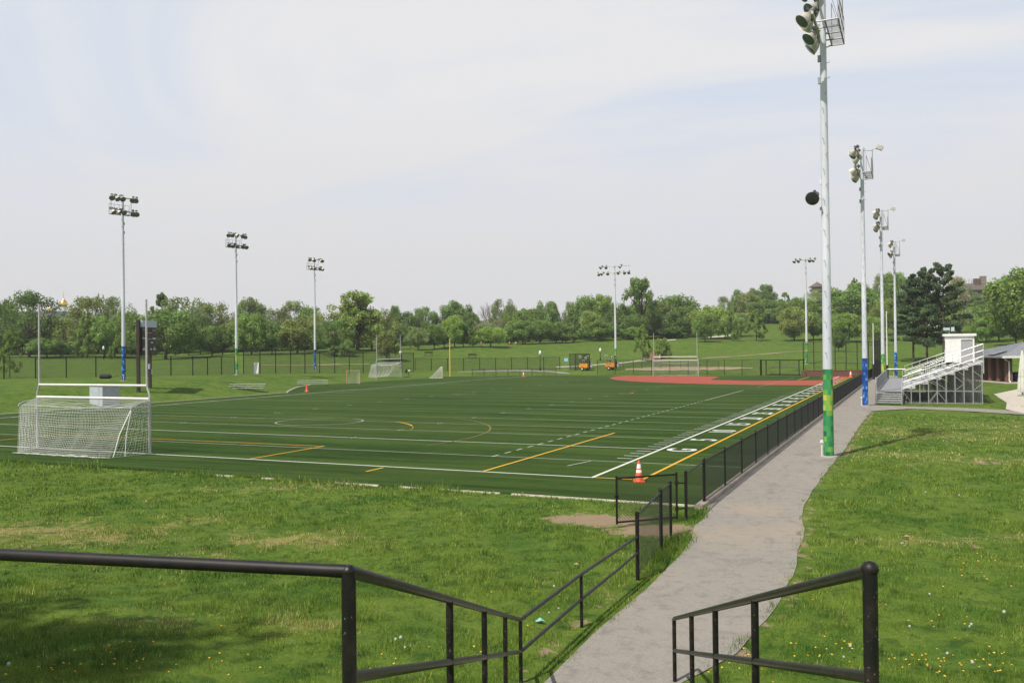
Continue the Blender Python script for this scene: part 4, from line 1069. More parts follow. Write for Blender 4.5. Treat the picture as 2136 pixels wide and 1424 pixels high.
# concrete stairs between the railings
b = MB(); nst = 16; sd = Vector((SD[0], SD[1], 0)); sn = Vector((-SD[1], SD[0], 0)).normalized()
for i in range(nst):
    s0 = .62 + i * .49; c = Vector((S0[0], S0[1], 0)) + sd * (s0 + .26 + .26); top = .17 * (i + 1)
    b.box((c.x, c.y, top - .25), (1.04, 1.86, .5), math.atan2(SD[1], SD[0]))
tag(b.build('stairs', M_CONC, smooth=False), kind='structure')

# ------------------------------------------------------------------ goals
def goal_meshes():
    def frame():
        b = MB(); h = 2.46
        b.tube([(-3.66, 0, -.05), (-3.66, 0, h)], .06, 12); b.tube([(3.66, 0, -.05), (3.66, 0, h)], .06, 12); return b.mesh('goal_post', M_GALV)
    return dict(post=(MB().tube([(0, 0, -.05), (0, 0, 2.50)], .062, 12)).mesh('goal_post', M_GALV),
                bar=(MB().tube([(-3.66, 0, 2.46), (3.66, 0, 2.46)], .06, 12)).mesh('crossbar', M_WHITE),
                ubar=(MB().tube([(-3.50, 0, 3.05), (3.50, 0, 3.05)], .055, 12)).mesh('upper_bar', M_WHITE),
                up=(MB().tube([(0, 0, 2.48), (0, 0, 2.62), (-.05, 0, 2.75), (-.13, 0, 2.95), (-.16, 0, 3.1), (-.16, 0, 6.9)], .045, 10)).mesh('upright', M_GALV))
GM = goal_meshes()
def net_panel(p00, p10, p01, p11, nu, nv, w, rng, sag=0.0, amp=.02):
    """square-mesh net between four corners, strands as thin tubes"""
    p00, p10, p01, p11 = [np.array(p, float) for p in (p00, p10, p01, p11)]
    U, Vv = np.meshgrid(np.linspace(0, 1, nu + 1), np.linspace(0, 1, nv + 1))
    P = (p00 * (1 - U)[..., None] + p10 * U[..., None]) * (1 - Vv)[..., None] + (p01 * (1 - U)[..., None] + p11 * U[..., None]) * Vv[..., None]
    nrm = np.cross(p10 - p00, p01 - p00); nrm /= np.linalg.norm(nrm)
    k = np.sin(np.pi * U) * np.sin(np.pi * Vv)
    P += nrm * (sag * k + amp * np.sin(U * 37 + 3 * Vv) * k + amp * np.sin(Vv * 19 + U * 11) * k)[..., None]
    P[..., 2] -= .35 * abs(sag) * k
    A = np.concatenate([P[:, :-1].reshape(-1, 3), P[:-1].reshape(-1, 3)]); B = np.concatenate([P[:, 1:].reshape(-1, 3), P[1:].reshape(-1, 3)])
    t = B - A; t /= np.linalg.norm(t, axis=1)[:, None] + 1e-9; ref = np.where(np.abs(t[:, 2:3]) > .9, np.array([[1., 0, 0]]), np.array([[0, 0, 1.]]))
    u = np.cross(t, ref); u /= np.linalg.norm(u, axis=1)[:, None] + 1e-9; v = np.cross(t, u)
    VV = np.stack([A + u * w, A - .5 * u * w + .87 * v * w, A - .5 * u * w - .87 * v * w, B + u * w, B - .5 * u * w + .87 * v * w, B - .5 * u * w - .87 * v * w], 1).reshape(-1, 3)
    n = len(A); o = np.arange(n)[:, None] * 6
    return VV, np.concatenate([o + np.array([0, 1, 4, 3]), o + np.array([1, 2, 5, 4]), o + np.array([2, 0, 3, 5])])
def joinVF(L):
    V = []; F = []; b = 0
    for v, f in L: V.append(v); F.append(f + b); b += len(v)
    return np.concatenate(V), np.concatenate(F)
def net_mesh(w):
    rng = np.random.default_rng(3); L = []; a, c = 3.62, 3.62; yb, zt = -.95, 2.1; yg = -1.85
    L.append(net_panel((-a, 0, 2.44), (a, 0, 2.44), (-a, yb, zt), (a, yb, zt), 72, 9, w, rng, .18, .03))
    L.append(net_panel((-a, yb, zt), (a, yb, zt), (-2.55, yg, .03), (3.3, yg, .03), 72, 22, w, rng, .30, .04))
    for s in (-1, 1):
        L.append(net_panel((s * a, 0, 2.42), (s * a, yb, zt), (s * a, 0, .03), (3.3 if s > 0 else -2.55, yg, .03), 12, 18, w, rng, .07 * s, .03))
    L.append(net_panel((-2.5, yg, .03), (3.3, yg, .03), (-2.6, yg - .22, .05), (3.2, yg - .18, .05), 60, 4, w * 1.5, rng, .02, .05))
    return rawmesh('net', *joinVF(L), M_NET)
def soccer_goal(label, x, y, z, rz, netw, group='combined football and soccer goals', upm=None):
    o = thing('goal', label, 'goal', (x, y, z), rz, group)
    place(GM['post'], 'goal_post', o, (-3.66, 0, 0)); place(GM['post'], 'goal_post', o, (3.66, 0, 0)); place(GM['bar'], 'crossbar', o); place(GM['ubar'], 'upper_bar', o)
    p = place(GM['up'], 'upright', o, (3.66, 0, 0)); p = place(GM['up'], 'upright', o, (-3.66, 0, 0)); p.rotation_euler = (0, 0, math.pi)
    for s in (-1, 1):
        b = MB(); b.tube([(s * 3.66, 0, 2.36), (s * 3.64, -.7, 2.28), (s * 3.62, -.95, 2.2), (s * 3.62, -1.03, 2.08), (s * 3.62, -.9, 1.93), (s * 3.64, -.6, 1.9), (s * 3.66, 0, 1.88)], .022, 8); b.build('net_hoop', M_GALV, o)
    if netw: place(cached(('net', netw), lambda: net_mesh(netw)), 'net', o)
    return o
g1 = soccer_goal('nearest large goal with tall uprights and sagging white net', -24.5, -9.14, 0, 0, .0052)
b = MB(); b.tube([(3.62, -.95, 2.1), (3.5, -1.5, 1.0), (3.4, -1.75, .05)], .022, 6); b.tube([(3.62, -.95, 2.1), (3.68, -1.3, 1.0), (3.7, -1.4, .05)], .015, 6); b.build('gathered_net', M_NET, g1)
soccer_goal('white goal with uprights at the far end on the red infield', -24.5, 100.4, 0, math.pi, .003)
A = at(786, 792, 139); soccer_goal('spare goal standing sideways by the tall fence beyond the lacrosse goal', -65.9, 81.2, max(0.0, tz1(-65.9, 81.2)) + .02, R(-90), .006)
def lax_goal(label, x, y, rz, m, zz=0):
    o = thing('lacrosse_goal', label, 'goal', (x, y, zz), rz); b = MB()
    b.tube([(-.915, 0, 0), (-.915, 0, 1.83), (.915, 0, 1.83), (.915, 0, 0)], .045, 8); b.build('frame', m, o)
    b = MB(); b.tube([(-.915, 0, .03), (0, -2.1, .03), (.915, 0, .03)], .03, 6); b.build('base_bar', M_WHITE, o)
    L = [net_panel((-.9, 0, 1.8), (0, -.2, 1.8), (-.9, 0, .05), (0, -2.05, .05), 12, 16, .006, None, .0, .02), net_panel((0, -.2, 1.8), (.9, 0, 1.8), (0, -2.05, .05), (.9, 0, .05), 12, 16, .006, None, 0, .02)]
    place(rawmesh('net', *joinVF(L), M_NET), 'net', o)
X, Y = gp(737, 800); lax_goal('small orange framed lacrosse goal on the far turf', X, Y, R(205), mat('faded_orange', (.62, .22, .12), .5))
X, Y = gp(922, 788); lax_goal('small pale lacrosse goal seen from its side near the yellow foul pole', X, Y, R(-55), mat('faded_pink', (.66, .48, .42), .5))

# ------------------------------------------------------------------ floodlight poles
PAL_G = [(.02, .17, .05), (.03, .22, .07), (.05, .27, .08), (.13, .33, .06), (.25, .38, .05), (.42, .42, .05), (.015, .12, .06), (.03, .25, .09)]
PAL_B = [(.005, .045, .22), (.008, .07, .32), (.01, .035, .16), (.03, .14, .42), (.10, .30, .58), (.006, .05, .26), (.008, .06, .28)]
def painted_base(pal, seed, h=3.55, r0=.205, r1=.19):
    rng = np.random.default_rng(seed); n, rows = 24, 17; vs = []; fs = []
    for i in range(rows + 1):
        t = i / rows; r = r0 + (r1 - r0) * t
        vs += [(r * math.cos(2 * math.pi * j / n), r * math.sin(2 * math.pi * j / n), h * t) for j in range(n)]
    for i in range(rows):
        for j in range(n): fs.append((i * n + j, i * n + (j + 1) % n, (i + 1) * n + (j + 1) % n, (i + 1) * n + j))
    me = bpy.data.meshes.new('painted_base'); me.from_pydata(vs, [], fs); me.materials.append(M_PATCH)
    me.polygons.foreach_set('use_smooth', [True] * len(fs)); a = me.color_attributes.new('paint', 'FLOAT_COLOR', 'CORNER'); k = 0; G = {}
    for i in range(rows):
        ph = rng.integers(0, 3)
        for j in range(n):
            key = (i, (j + ph) // 3)
            if key not in G:
                w = math.exp(-((i - 10.5) / 2.6) ** 2)
                idx = rng.integers(3, 6) if (pal is PAL_G and rng.random() < w) else rng.choice([0, 1, 2, 2, 1, 6, 7, 7, 3]) if pal is PAL_G else rng.integers(0, len(pal))
                if pal is PAL_G and idx == 5 and w < .3: idx = 2
                G[key] = np.array(pal[idx]) * rng.uniform(.85, 1.15)
            for q in range(4): a.data[k].color = (*G[key], 1); k += 1
    me.update(); return me
def lamp_mesh():
    b = MB(); m = Matrix.Rotation(R(90), 4, 'Y')
    b.cur = 0; b.lathe([(.05, .0), (.13, .02), (.20, .12), (.26, .3), (.285, .42), (.30, .425), (.285, .41)], 18, m)
    b.cur = 1; b.lathe([(.10, -.36), (.125, -.35), (.125, -.08), (.10, .01)], 12, m); b.box((-.1, 0, .16), (.1, .1, .16))
    return b.mesh('floodlight', [M_LAMPB, M_BALL])
LAMP = lamp_mesh()
LENS = MB().lathe([(.283, .411), (.25, .425), (.14, .437), (.02, .44)], 18, Matrix.Rotation(R(90), 4, 'Y')).mesh('lens', M_LENS)
def add_lamp(o, p, tilt, yaw, s=1.0):
    l = place(LAMP, 'floodlight', o, p); l.rotation_euler = (0, R(tilt), R(yaw)); l.scale = (s, s, s); place(LENS, 'lens', l); return l
def light_pole(label, x, y, z, face, pal, seed, H=19.2, rows=((-1.75, -1.15, .55, 1.75), (-1.75, -1.1, -.45, 1.2, 1.75)), back_lamp=True, arm=2.0, group='sports floodlight poles', mid_lamp=False, cage=True):
    o = thing('light_pole', label, 'floodlight pole', (x, y, z), face, group)
    pole = cached(('pole', H), lambda: MB().lathe([(.19, 3.55), (.172, 6.5), (.171, 6.52), (.168, 8.4), (.165, 8.41), (.145, 13), (.115, H), (.02, H + .03)], 24).mesh('pole', M_POLE)); place(pole, 'pole', o)
    place(painted_base(pal, seed), 'painted_base', o)
    def steps():
        b = MB()
        for i in range(24):
            zz = 4.2 + i * .62
            if zz > H - 1.6: break
            a = (R(82), R(112))[i % 2] if i < 18 else R(150); r = .19 - .004 * i
            b.tube([(r * .8 * math.cos(a), r * .8 * math.sin(a), zz), ((r + .16) * math.cos(a), (r + .16) * math.sin(a), zz), ((r + .17) * math.cos(a), (r + .17) * math.sin(a), zz + .05)], .011, 5)
        for zz in (16.2, 15.3): b.box((.16, .06, zz), (.10, .12, .26))
        return b.mesh('climbing_steps', M_ALUD)
    place(cached(('steps', H), steps), 'climbing_steps', o)
    b = MB(); b.box((.28, -.16, .30), (.05, .05, .6)); b.box((.28, -.16, .60), (.12, .14, .10)); b.box((.24, -.10, .56), (.14, .05, .04)); b.build('ground_conduit', M_WHITE, o)
    for zz in (17.45, H - .35):
        b = MB(); b.box((.22, 0, zz), (.09, arm * 2, .12)); b.box((.1, 0, zz), (.25, .2, .2)); b.build('crossarm', M_LAMPB, o)
    MB().lathe([(.34, -.1), (.34, .02), (.30, .04), (.21, .045)], 20).build('footing', M_CONC, o)
    rng = np.random.default_rng(seed + 40)
    for zz, row in zip((H - .35, 17.45), rows):
        for yy in row: add_lamp(o, (.36, yy, zz + .02), 38 + rng.uniform(-10, 10), rng.uniform(-42, 42))
    if cage:
        def cg():
            b = MB(); x0, x1 = -.22, -.70; ya = arm * .8; za, zb = 17.2, H - .2
            for yy in (-ya, -ya * .5, 0, ya * .5, ya):
                b.tube([(.2, yy, za), (x1, yy, za)], .03, 5); b.tube([(x1, yy, za), (x1, yy, za + 1.05)], .018, 5)
            for xx in (x0, x1): b.tube([(xx, -ya, za), (xx, ya, za)], .03, 5)
            for zz in (za + .55, za + 1.05): b.tube([(x1, -ya, zz), (x1, ya, zz)], .02, 5)
            for yy in (-ya, ya):
                b.tube([(x0, yy, za), (x0, yy, zb)], .02, 5); b.tube([(x0, yy, zb), (x1, yy, za)], .012, 5)
            for i in range(14):
                xx = x0 + (x1 - x0) * i / 13; b.tube([(xx, -ya, za + .03), (xx, ya, za + .03)], .006, 4)
            for i in range(30):
                yy = -ya + 2 * ya * i / 29; b.tube([(x0, yy, za + .03), (x1, yy, za + .03)], .006, 4)
            return b.mesh('service_platform', M_ALUD)
        place(cached(('cage', arm, H), cg), 'service_platform', o)
    if back_lamp:
        b = MB(); b.tube([(-.70, -.9, 18.2), (-.70, -.9, H + .1), (-1.0, -.9, H + .1)], .03, 6); b.tube([(-.1, 0, H - .1), (-.70, -.9, H)], .018, 5); b.build('lamp_bracket', M_ALUD, o)
        b = MB(); mt = Matrix.Rotation(R(-28), 3, 'Y'); b.box((-1.22, -.9, H + .18), (.44, .40, .30), 0, mt); b.build('square_floodlight', M_LAMPB, o)
    if mid_lamp:
        l = add_lamp(o, (.40, .12, 10.6), 22, 82, .95); l.children[0].data = cached('darklens', lambda: LENS.copy()); l.children[0].data.materials[0] = mat('smoked_lamp_glass', (.035, .038, .038), .18)
        b = MB(); b.tube([(.0, .0, 10.45), (.36, .02, 10.6)], .03, 6); b.box((.16, -.06, 11.2), (.1, .1, .22)); b.box((.17, -.06, 10.1), (.1, .1, .12)); b.build('lamp_bracket', M_WHITE, o)
    return o
PI = math.pi
light_pole('nearest floodlight pole with green and yellow patchwork base at the path edge', 7.03, -.27, 0, PI, PAL_G, 4, H=19.2, mid_lamp=True)
light_pole('floodlight pole with blue patchwork base beside the bleacher ramp', 6.85, 32.7, 0, PI, PAL_B, 12)
light_pole('floodlight pole with green base rising behind the bleacher ramp', 7.1, 65.5, 0, PI, PAL_G, 23)
light_pole('thin floodlight pole with blue base beyond the bleachers', 7.8, 97.5, 0, PI, PAL_B, 31)
_rows2 = ((-1.3, -.85, -.3, .95, 1.3), (-1.3, -.8, -.25, .95, 1.3))
for (u, vt, d, lb, pal, sd_) in [(255.5, 413, 91, 'floodlight pole with dark blue base on the bank beside the scoreboard', PAL_B, 41), (491.5, 491, 119, 'floodlight pole with green base and yellow band on the far bank', PAL_G, 52), (655.5, 544, 150, 'floodlight pole with blue base on the bank near the spare goal', PAL_B, 63)]:
    X, Y, Z = at(u, vt, d); zb = tz1(X, Y); light_pole(lb, X, Y, zb, R(-14), pal, sd_, H=19.2, rows=_rows2, back_lamp=False, arm=1.35)
for (u, vt, d, lb, pal, sd_, rows) in [(1282, 553, 162, 'slender floodlight pole with green base beside the orange light trailers', PAL_G, 71, ((-2.4, -1.5, 1.4), (-3.1, -2.2, -1.2, 1.0, 2.0, 3.0))), (1680, 539, 148, 'slender floodlight pole with green base behind the backstop', PAL_G, 82, ((), (-1.6, -.9, .8, 1.5)))]:
    X, Y, Z = at(u, vt, d); zb = max(0, tz1(X, Y)); light_pole(lb, X, Y, zb, R(-95), pal, sd_, H=min(19.2, Z - zb + .1), rows=rows, back_lamp=False, arm=3.1 if sd_ == 71 else 1.8, cage=False)

# ------------------------------------------------------------------ cones
def cone(label, x, y, s=1.0, bands=True, z=0.0):
    o = thing('traffic_cone', label, 'traffic cone', (x, y, z + .01), .4, 'orange traffic cones'); o.scale = (s, s, s)
    place(cached('coneb', lambda: MB().lathe([(.165, .03), (.15, .05), (.095, .32), (.04, .68), (.028, .71), (.012, .712)], 24).mesh('body', M_ORANGE)), 'body', o)
    place(cached('conef', lambda: MB().prism([(-.19, -.15), (-.15, -.19), (.15, -.19), (.19, -.15), (.19, .15), (.15, .19), (-.15, .19), (-.19, .15)], 0, .035).mesh('foot', M_ORANGE)), 'foot', o)
    if bands:
        f = lambda z: .15 + (.095 - .15) * (z - .05) / .27 if z < .32 else .095 + (.04 - .095) * (z - .32) / .36
        for k, (a, b_) in enumerate(((.31, .41), (.45, .60))):
            place(cached(('coneband', k), lambda: MB().lathe([(f(a) + .001, a), (f(a) + .004, a + .004), (f(b_) + .004, b_ - .004), (f(b_) + .001, b_)], 24).mesh('reflective_band', M_CONEW)), 'reflective_band', o)
cone('orange cone with two white bands standing on the turf behind the open gate', 1.80, -9.55)
X, Y = gp(640, 817); cone('plain orange cone by the curved edging and low benches', X, Y, 1.15, False)
X, Y = gp(1092, 785.5); cone('tiny orange cone in front of the waist high far fence', X, Y, 1.15)
X, Y = gp(1774.5, 787.3); cone('orange cone with white top where the yellow line ends', X, Y, 1.35)

# ------------------------------------------------------------------ scoreboard, cabinet
def scoreboard():
    X, Y, Z = at(289, 804, 85); z = tz1(X, Y); bd = Vector((-.40, .917, 0)); a = math.atan2(bd.y, bd.x); H = 4.48 + (737.5 - 667) * 85 / FPX - z; Wd = 3.3
    o = thing('scoreboard', 'black scoreboard with pale header on two dark timber posts', 'scoreboard', (X, Y, z), a)
    h0 = H - 3.45
    MB().box((0, 0, H / 2 - .2), (.28, .28, H + .4)).build('post', M_WOODD, o)
    MB().box((2.6, 0, (h0 + .2) / 2), (.25, .25, h0 + .2)).build('post', M_WOODD, o)
    MB().box((.2 + Wd / 2, -.15, h0 + 1.38), (Wd, .26, 2.76)).build('board', M_BBLK, o)
    hd = MB().box((.2 + Wd / 2, -.17, H - .35), (Wd + .02, .32, .66)).build('header', mat('header_panel', (.50, .56, .60), .5, c2=(.42, .48, .53)), o)
    def pan(name, x, zz, w, h, m): MB().box((.2 + x, -.295, h0 + zz), (w, .03, h)).build(name, m, o)
    pan('digit_window', .7, 2.2, 1.0, .55, M_DIGIT); pan('digit_window', 2.7, 2.2, .9, .5, M_DIGIT); pan('digit_window', 1.7, 1.95, .7, .5, M_DIGIT); pan('digit_window', .7, 1.2, 1.0, .9, M_DIGIT); pan('digit_window', .8, .3, 1.0, .4, M_DIGIT); pan('digit_window', 2.5, .3, 1.0, .4, M_DIGIT)
    wl = mat('caption_panel', (.55, .56, .55), .6)
    for x, zz, w in ((.6, 1.68, 1.0), (2.75, 1.68, .8), (2.2, 1.28, .4), (.6, .6, 1.0), (2.0, .62, .4), (2.8, .62, .5)): pan('caption_plate', x, zz, w, .17, wl)
    for x, zz, w in ((1.7, 2.22, .85), (1.7, 1.62, .85)): pan('divider_line', x, zz, w, .05, wl)
    # small caption lettering
    for tx, x, zz, s in (('HOME', .6, 2.5, .22), ('GUEST', 2.7, 2.5, .22), ('DOWN', .6, .78, .18), ('QTR', 2.75, .78, .18)):
        me = flat_text(tx, 'caption', wl, size=s * 1.35, off=0.0); t = place(me, 'caption', o, (.2 + x, -.315, h0 + zz - s * .4)); t.rotation_euler = (R(90), 0, 0)
    MB().box((2.62, -.17, 1.9), (.16, .03, .5)).build('notice', M_WHITE, o); MB().box((2.35, -.05, 2.4), (.3, .12, .5)).build('junction_box', M_BOX, o)
scoreboard()
def cabinet():
    X, Y, Z = at(203, 838, 76); z = min(Z, tz1(X, Y)); o = thing('utility_cabinet', 'grey steel cabinet with dark flat top on the bank behind the goal', 'cabinet', (X, Y, z), R(-8))
    MB().box((-.35, .9, .85), (1.9, 1.6, 1.75)).build('body', M_BOX, o); MB().box((-.35, .9, 1.76), (2.02, 1.72, .09)).build('lid', M_BBLK, o)
    MB().box((-.35, .085, .85), (.9, .03, 1.5)).build('door', M_BOX, o)
cabinet()
X, Y, Z = at(220, 787, 96); o = thing('tarp_bundle', 'black bundle lying in the grass by the dark blue pole base', 'bundle', (X, Y, tz1(X, Y)), .4)
b = MB(); b.lathe([(.1, -.65), (.24, -.55), (.28, -.2), (.24, .1), (.30, .4), (.12, .68)], 10, Matrix.Translation((0, 0, .22)) @ Matrix.Rotation(R(90), 4, 'Y')); b.build('bundle', M_WSCREEN, o); b = MB(); b.tube([(.7, 0, .15), (1.0, .1, .2), (1.5, 0, .28)], .02, 5); b.build('rope', M_BLK, o)
X, Y, Z = at(534, 778, 121); o = thing('leaning_board', 'white board leaning on the fence past the green patchwork pole', 'board', (X, Y, tz1(X, Y)), R(25)); o.rotation_euler = (R(-9), 0, R(25))
MB().box((0, 0, .85), (.62, .05, 1.7)).build('panel', M_WHITE, o); MB().box((0, -.06, .12), (.5, .12, .16)).build('foot', M_ALUD, o)

# ------------------------------------------------------------------ low benches (three-row tip-and-roll bleachers)
def low_bleacher(label, u, v, d, rz, n=3, L=3.9, ref=None):
    X, Y, Z = at(u, v, d); z = max(0, tz1(X, Y)); o = thing('low_bleacher', label, 'bleacher', (X, Y, z), rz, 'low aluminium bleachers')
    for i in range(n):
        MB().box((0, i * .62, .26 + i * .2), (L, .26, .05)).build('seat_plank', M_ALU, o)
        if i: MB().box((0, i * .62 - .35, .08 + i * .16), (L, .24, .04)).build('foot_plank', M_ALUD, o)
    for x in (-L * .36, 0, L * .36):
        b = MB(); b.tube([(x, -.1, .02), (x, n * .62 - .5, .02)], .03, 6)
        for i in range(n): b.tube([(x, i * .62, .02), (x, i * .62, .24 + i * .2)], .025, 6)
        b.tube([(x, 0, .22), (x, (n - 1) * .62, .22 + .2 * (n - 1))], .02, 6); b.build('support_frame', M_ALUD, o)
low_bleacher('low aluminium bleacher on the grass bank beside the field edge', 512, 823, 96, R(30))
low_bleacher('low aluminium bleacher at the curved edging by the plain orange cone', 652, 803, 117, R(36), L=4.0)

# ------------------------------------------------------------------ main bleachers with press box
def bleachers():
    x0, x1, y0, y1 = 9.35, 14.85, 37.0, 53.0
    o = thing('bleachers', 'silver aluminium bleachers with open steel framework beside the path', 'bleachers', (x0, y0, 0)); W_, L_ = x1 - x0, y1 - y0; nb = 9; bw = W_ / nb
    zdeck = lambda x: 1.15 + (x / W_) * 2.0
    # rows of seats and treads
    nr = 6; rw = W_ / nr
    for i in range(nr):
        x = i * rw; zt = 1.12 + i * (2.0 / (nr - 1)) * .92
        MB().box((x + rw * .5, L_ / 2, zt), (rw * .98, L_, .05)).build('tread', M_ALU, o)
        MB().box((x + rw * .98, L_ / 2, zt + .17), (.03, L_, .30)).build('riser', M_ALU, o)
        if i: 
            for ya, yb in ((.2, 6.8), (8.2, L_ - .2)): MB().box((x + rw * .62, (ya + yb) / 2, zt + .43), (.28, yb - ya, .05)).build('seat_plank', M_ALU, o)
    nf = 9
    for j in range(nf):
        y = .03 + (L_ - .06) * j / (nf - 1); b = MB()
        for k in range(nb + 1):
            x = k * bw; b.box((x if k else .04, y, zdeck(x) / 2 - .05), (.075, .075, zdeck(x) + .0))
        b.box((W_ / 2, y, .95), (W_, .06, .06)); b.box((W_ / 2, y, .03), (W_, .07, .06))
        for k in range(nb):
            xa, xb = k * bw, (k + 1) * bw; zt = zdeck(xb)
            if k in (0, 4): b.tube([(xa, y, .9), (xb, y, .06)], .022, 5)
            if k in (3,): b.tube([(xa, y, .06), (xb, y, .92)], .022, 5); b.tube([(xa + .1, y, .06), (xb, y, .8)], .018, 5)
            if k in (3, 4, 6): b.tube([(xa, y, zt - .1), (xb, y, zt - .55)], .022, 5)
            if k in (3, 4): b.tube([(xa, y, 1.7 if k == 3 else 1.55), (xb, y, 1.35 if k == 3 else 1.05)], .02, 5)
            if k in (6, 8): b.tube([(xa, y, zt - .65), (xb, y, zt - 1.15)], .024, 5); b.tube([(xa, y, 1.0), (xb, y, 1.5)], .02, 5)
        b.build('steel_frame', M_ALUD, o)
    for y in (-.03, L_ + .03):
        b = MB()
        for dz_, in ((0.0,), (.11,)): b.tube([(0, y, 1.06 + dz_), (W_ + .05, y, 3.16 + dz_)], .03, 6)
        b.build('side_stringer', M_WHITE, o)
        b = MB(); h = 1.38
        b.tube([(.02, y, 1.1), (.02, y, 1.15 + h), (W_ + .1, y, 3.15 + h), (W_ + .12, y, 3.1 + h), (W_ + .12, y, 2.3)], .026, 6)
        for t in (.12, .24, .36, .5, .64, .78, .92): b.tube([(W_ * t, y, 1.12 + 2.03 * t), (W_ * t, y, 1.15 + 2.0 * t + h)], .02, 6)
        for f in (.33, .66): b.tube([(.02, y, 1.15 + h * f), (W_ + .1, y, 3.15 + h * f)], .016, 6)
        b.build('side_guardrail', M_ALU, o)
    # aisle handrails
    for xx, yy in ((.3, 1.0), (1.2, 4), (2.0, 7.4), (3.0, 7.4), (.5, 7.4)):
        b = MB(); z = zdeck(xx) + .0
        b.tube([(xx, yy, z), (xx, yy, z + .9), (xx + .1, yy, z + 1.0), (xx + 1.1, yy, z + 1.35), (xx + 1.2, yy, z + 1.2), (xx + 1.2, yy, z + .4)], .024, 6); b.build('aisle_handrail', M_ALU, o)
    b = MB()
    for i in range(7): b.tube([(.25, .2, 1.3 + i * .17), (1.5, .2, 1.75 + i * .17)], .014, 5)
    for xx in (.25, 1.5): b.tube([(xx, .2, 1.0), (xx, .2, 2.32 + (xx - .25) * .36)], .02, 5)
    b.build('front_guard_bars', M_ALU, o); b = MB()
    for i in range(6): b.tube([(1.7, 3, 1.9 + i * .17), (2.7, 3, 2.25 + i * .17)], .014, 5)
    for xx in (1.7, 2.7): b.tube([(xx, 3, 1.2), (xx, 3, 2.75 + (xx - 1.7) * .35)], .02, 5)
    b.build('middle_guard_bars', M_ALU, o)
    # back guard
    b = MB(); b.tube([(W_ + .08, 0, 4.5), (W_ + .08, L_, 4.5)], .026, 6)
    for i in range(9): b.tube([(W_ + .08, L_ * i / 8, 2.3), (W_ + .08, L_ * i / 8, 4.5)], .022, 6)
    b.build('back_guardrail', M_ALU, o)
    V, F = wires([(W_ + .08, 0, 2.35), (W_ + .08, L_, 2.35)], 2.1, .09, .004); place(rawmesh('back_mesh', V, F, M_ALUD), 'back_mesh', o)
    # front walkway with steps
    wx0, wx1 = -1.85, -.02; yw0, yw1 = -1.15, 29.0
    MB().box(((wx0 + wx1) / 2, (yw0 + yw1) / 2, .93), (wx1 - wx0, yw1 - yw0, .05)).build('walkway_deck', M_ALUD, o)
    for i in range(5):
        b = MB(); b.box(((wx0 + wx1) / 2, yw0 - .28 * (5 - i) + .14, .16 + i * .155), (wx1 - wx0, .30, .045)); b.box(((wx0 + wx1) / 2, yw0 - .28 * (5 - i) + .28, .09 + i * .155), (wx1 - wx0, .02, .15)); b.build('stair_tread', M_ALU, o)
    for x in (wx0, wx1):
        b = MB(); 
        b.tube([(x, yw0 - 1.45, 0), (x, yw0 - 1.45, .95), (x, yw0, 1.93), (x, yw1, 1.93)] if x == wx0 else [(x, yw0 - 1.45, 0), (x, yw0 - 1.45, .95), (x, yw0, 1.93), (x, yw0 + .4, 1.93)], .028, 7)
        for yy in ([yw0 + k * 3 for k in range(11)] if x == wx0 else [yw0]): b.tube([(x, yy, .0), (x, yy, 1.93)], .024, 6)
        b.build('walkway_handrail', M_ALU, o)
    V, F = wires([(wx0, yw0, .95), (wx0, yw1, .95)], .98, .06, .004); place(rawmesh('walkway_mesh', V, F, M_ALUD), 'walkway_mesh', o)
    b = MB(); b.tube([(wx0, yw1, 1.93), (wx1, yw1, 1.93)], .03, 6); b.tube([(wx1, yw1, .0), (wx1, yw1, 1.93)], .024, 6); b.tube([(wx0, yw1, .9), (wx1, yw1, .9)], .05, 6); b.build('end_rail', M_ALU, o)
    # press box standing on the top deck
    p = thing('press_box', 'white press box with flat roof on top of the bleachers', 'press box', (12.6, 45.0, 3.02)); w, d, h = 2.2, 2.4, 2.2
    b = MB(); b.box((.605, 0, h / 2), (1.21, .08, h)); b.box((w - .06, 0, h / 2), (.12, .08, h)); b.box((1.66, 0, h - .16), (.90, .08, .32)); b.box((.04, d / 2, h / 2), (.08, d, h)); b.box((w - .04, d / 2, h / 2), (.08, d, h)); b.box((w / 2, d, h / 2), (w, .08, h)); b.build('wall', M_WHITE, p)
    MB().box((1.66, .06, (h - .32) / 2), (.90, .05, h - .32)).build('door', mat('door_grey', (.32, .32, .33), .6), p)
    MB().box((w / 2, d / 2, h + .09), (w + .32, d + .4, .2)).build('roof', M_WHITE, p)
    MB().box((.0, d / 2, 1.45), (.05, d * .8, .7)).build('window', M_GLASSD, p)
    b = MB(); b.tube([(.35, .6, h + .18), (.35, .6, h + .75)], .025, 6); b.box((.15, .6, h + .62), (.5, .3, .22)); b.box((.62, .6, h + .6), (.25, .25, .35)); b.build('rooftop_speaker', M_BOX, p)
bleachers()

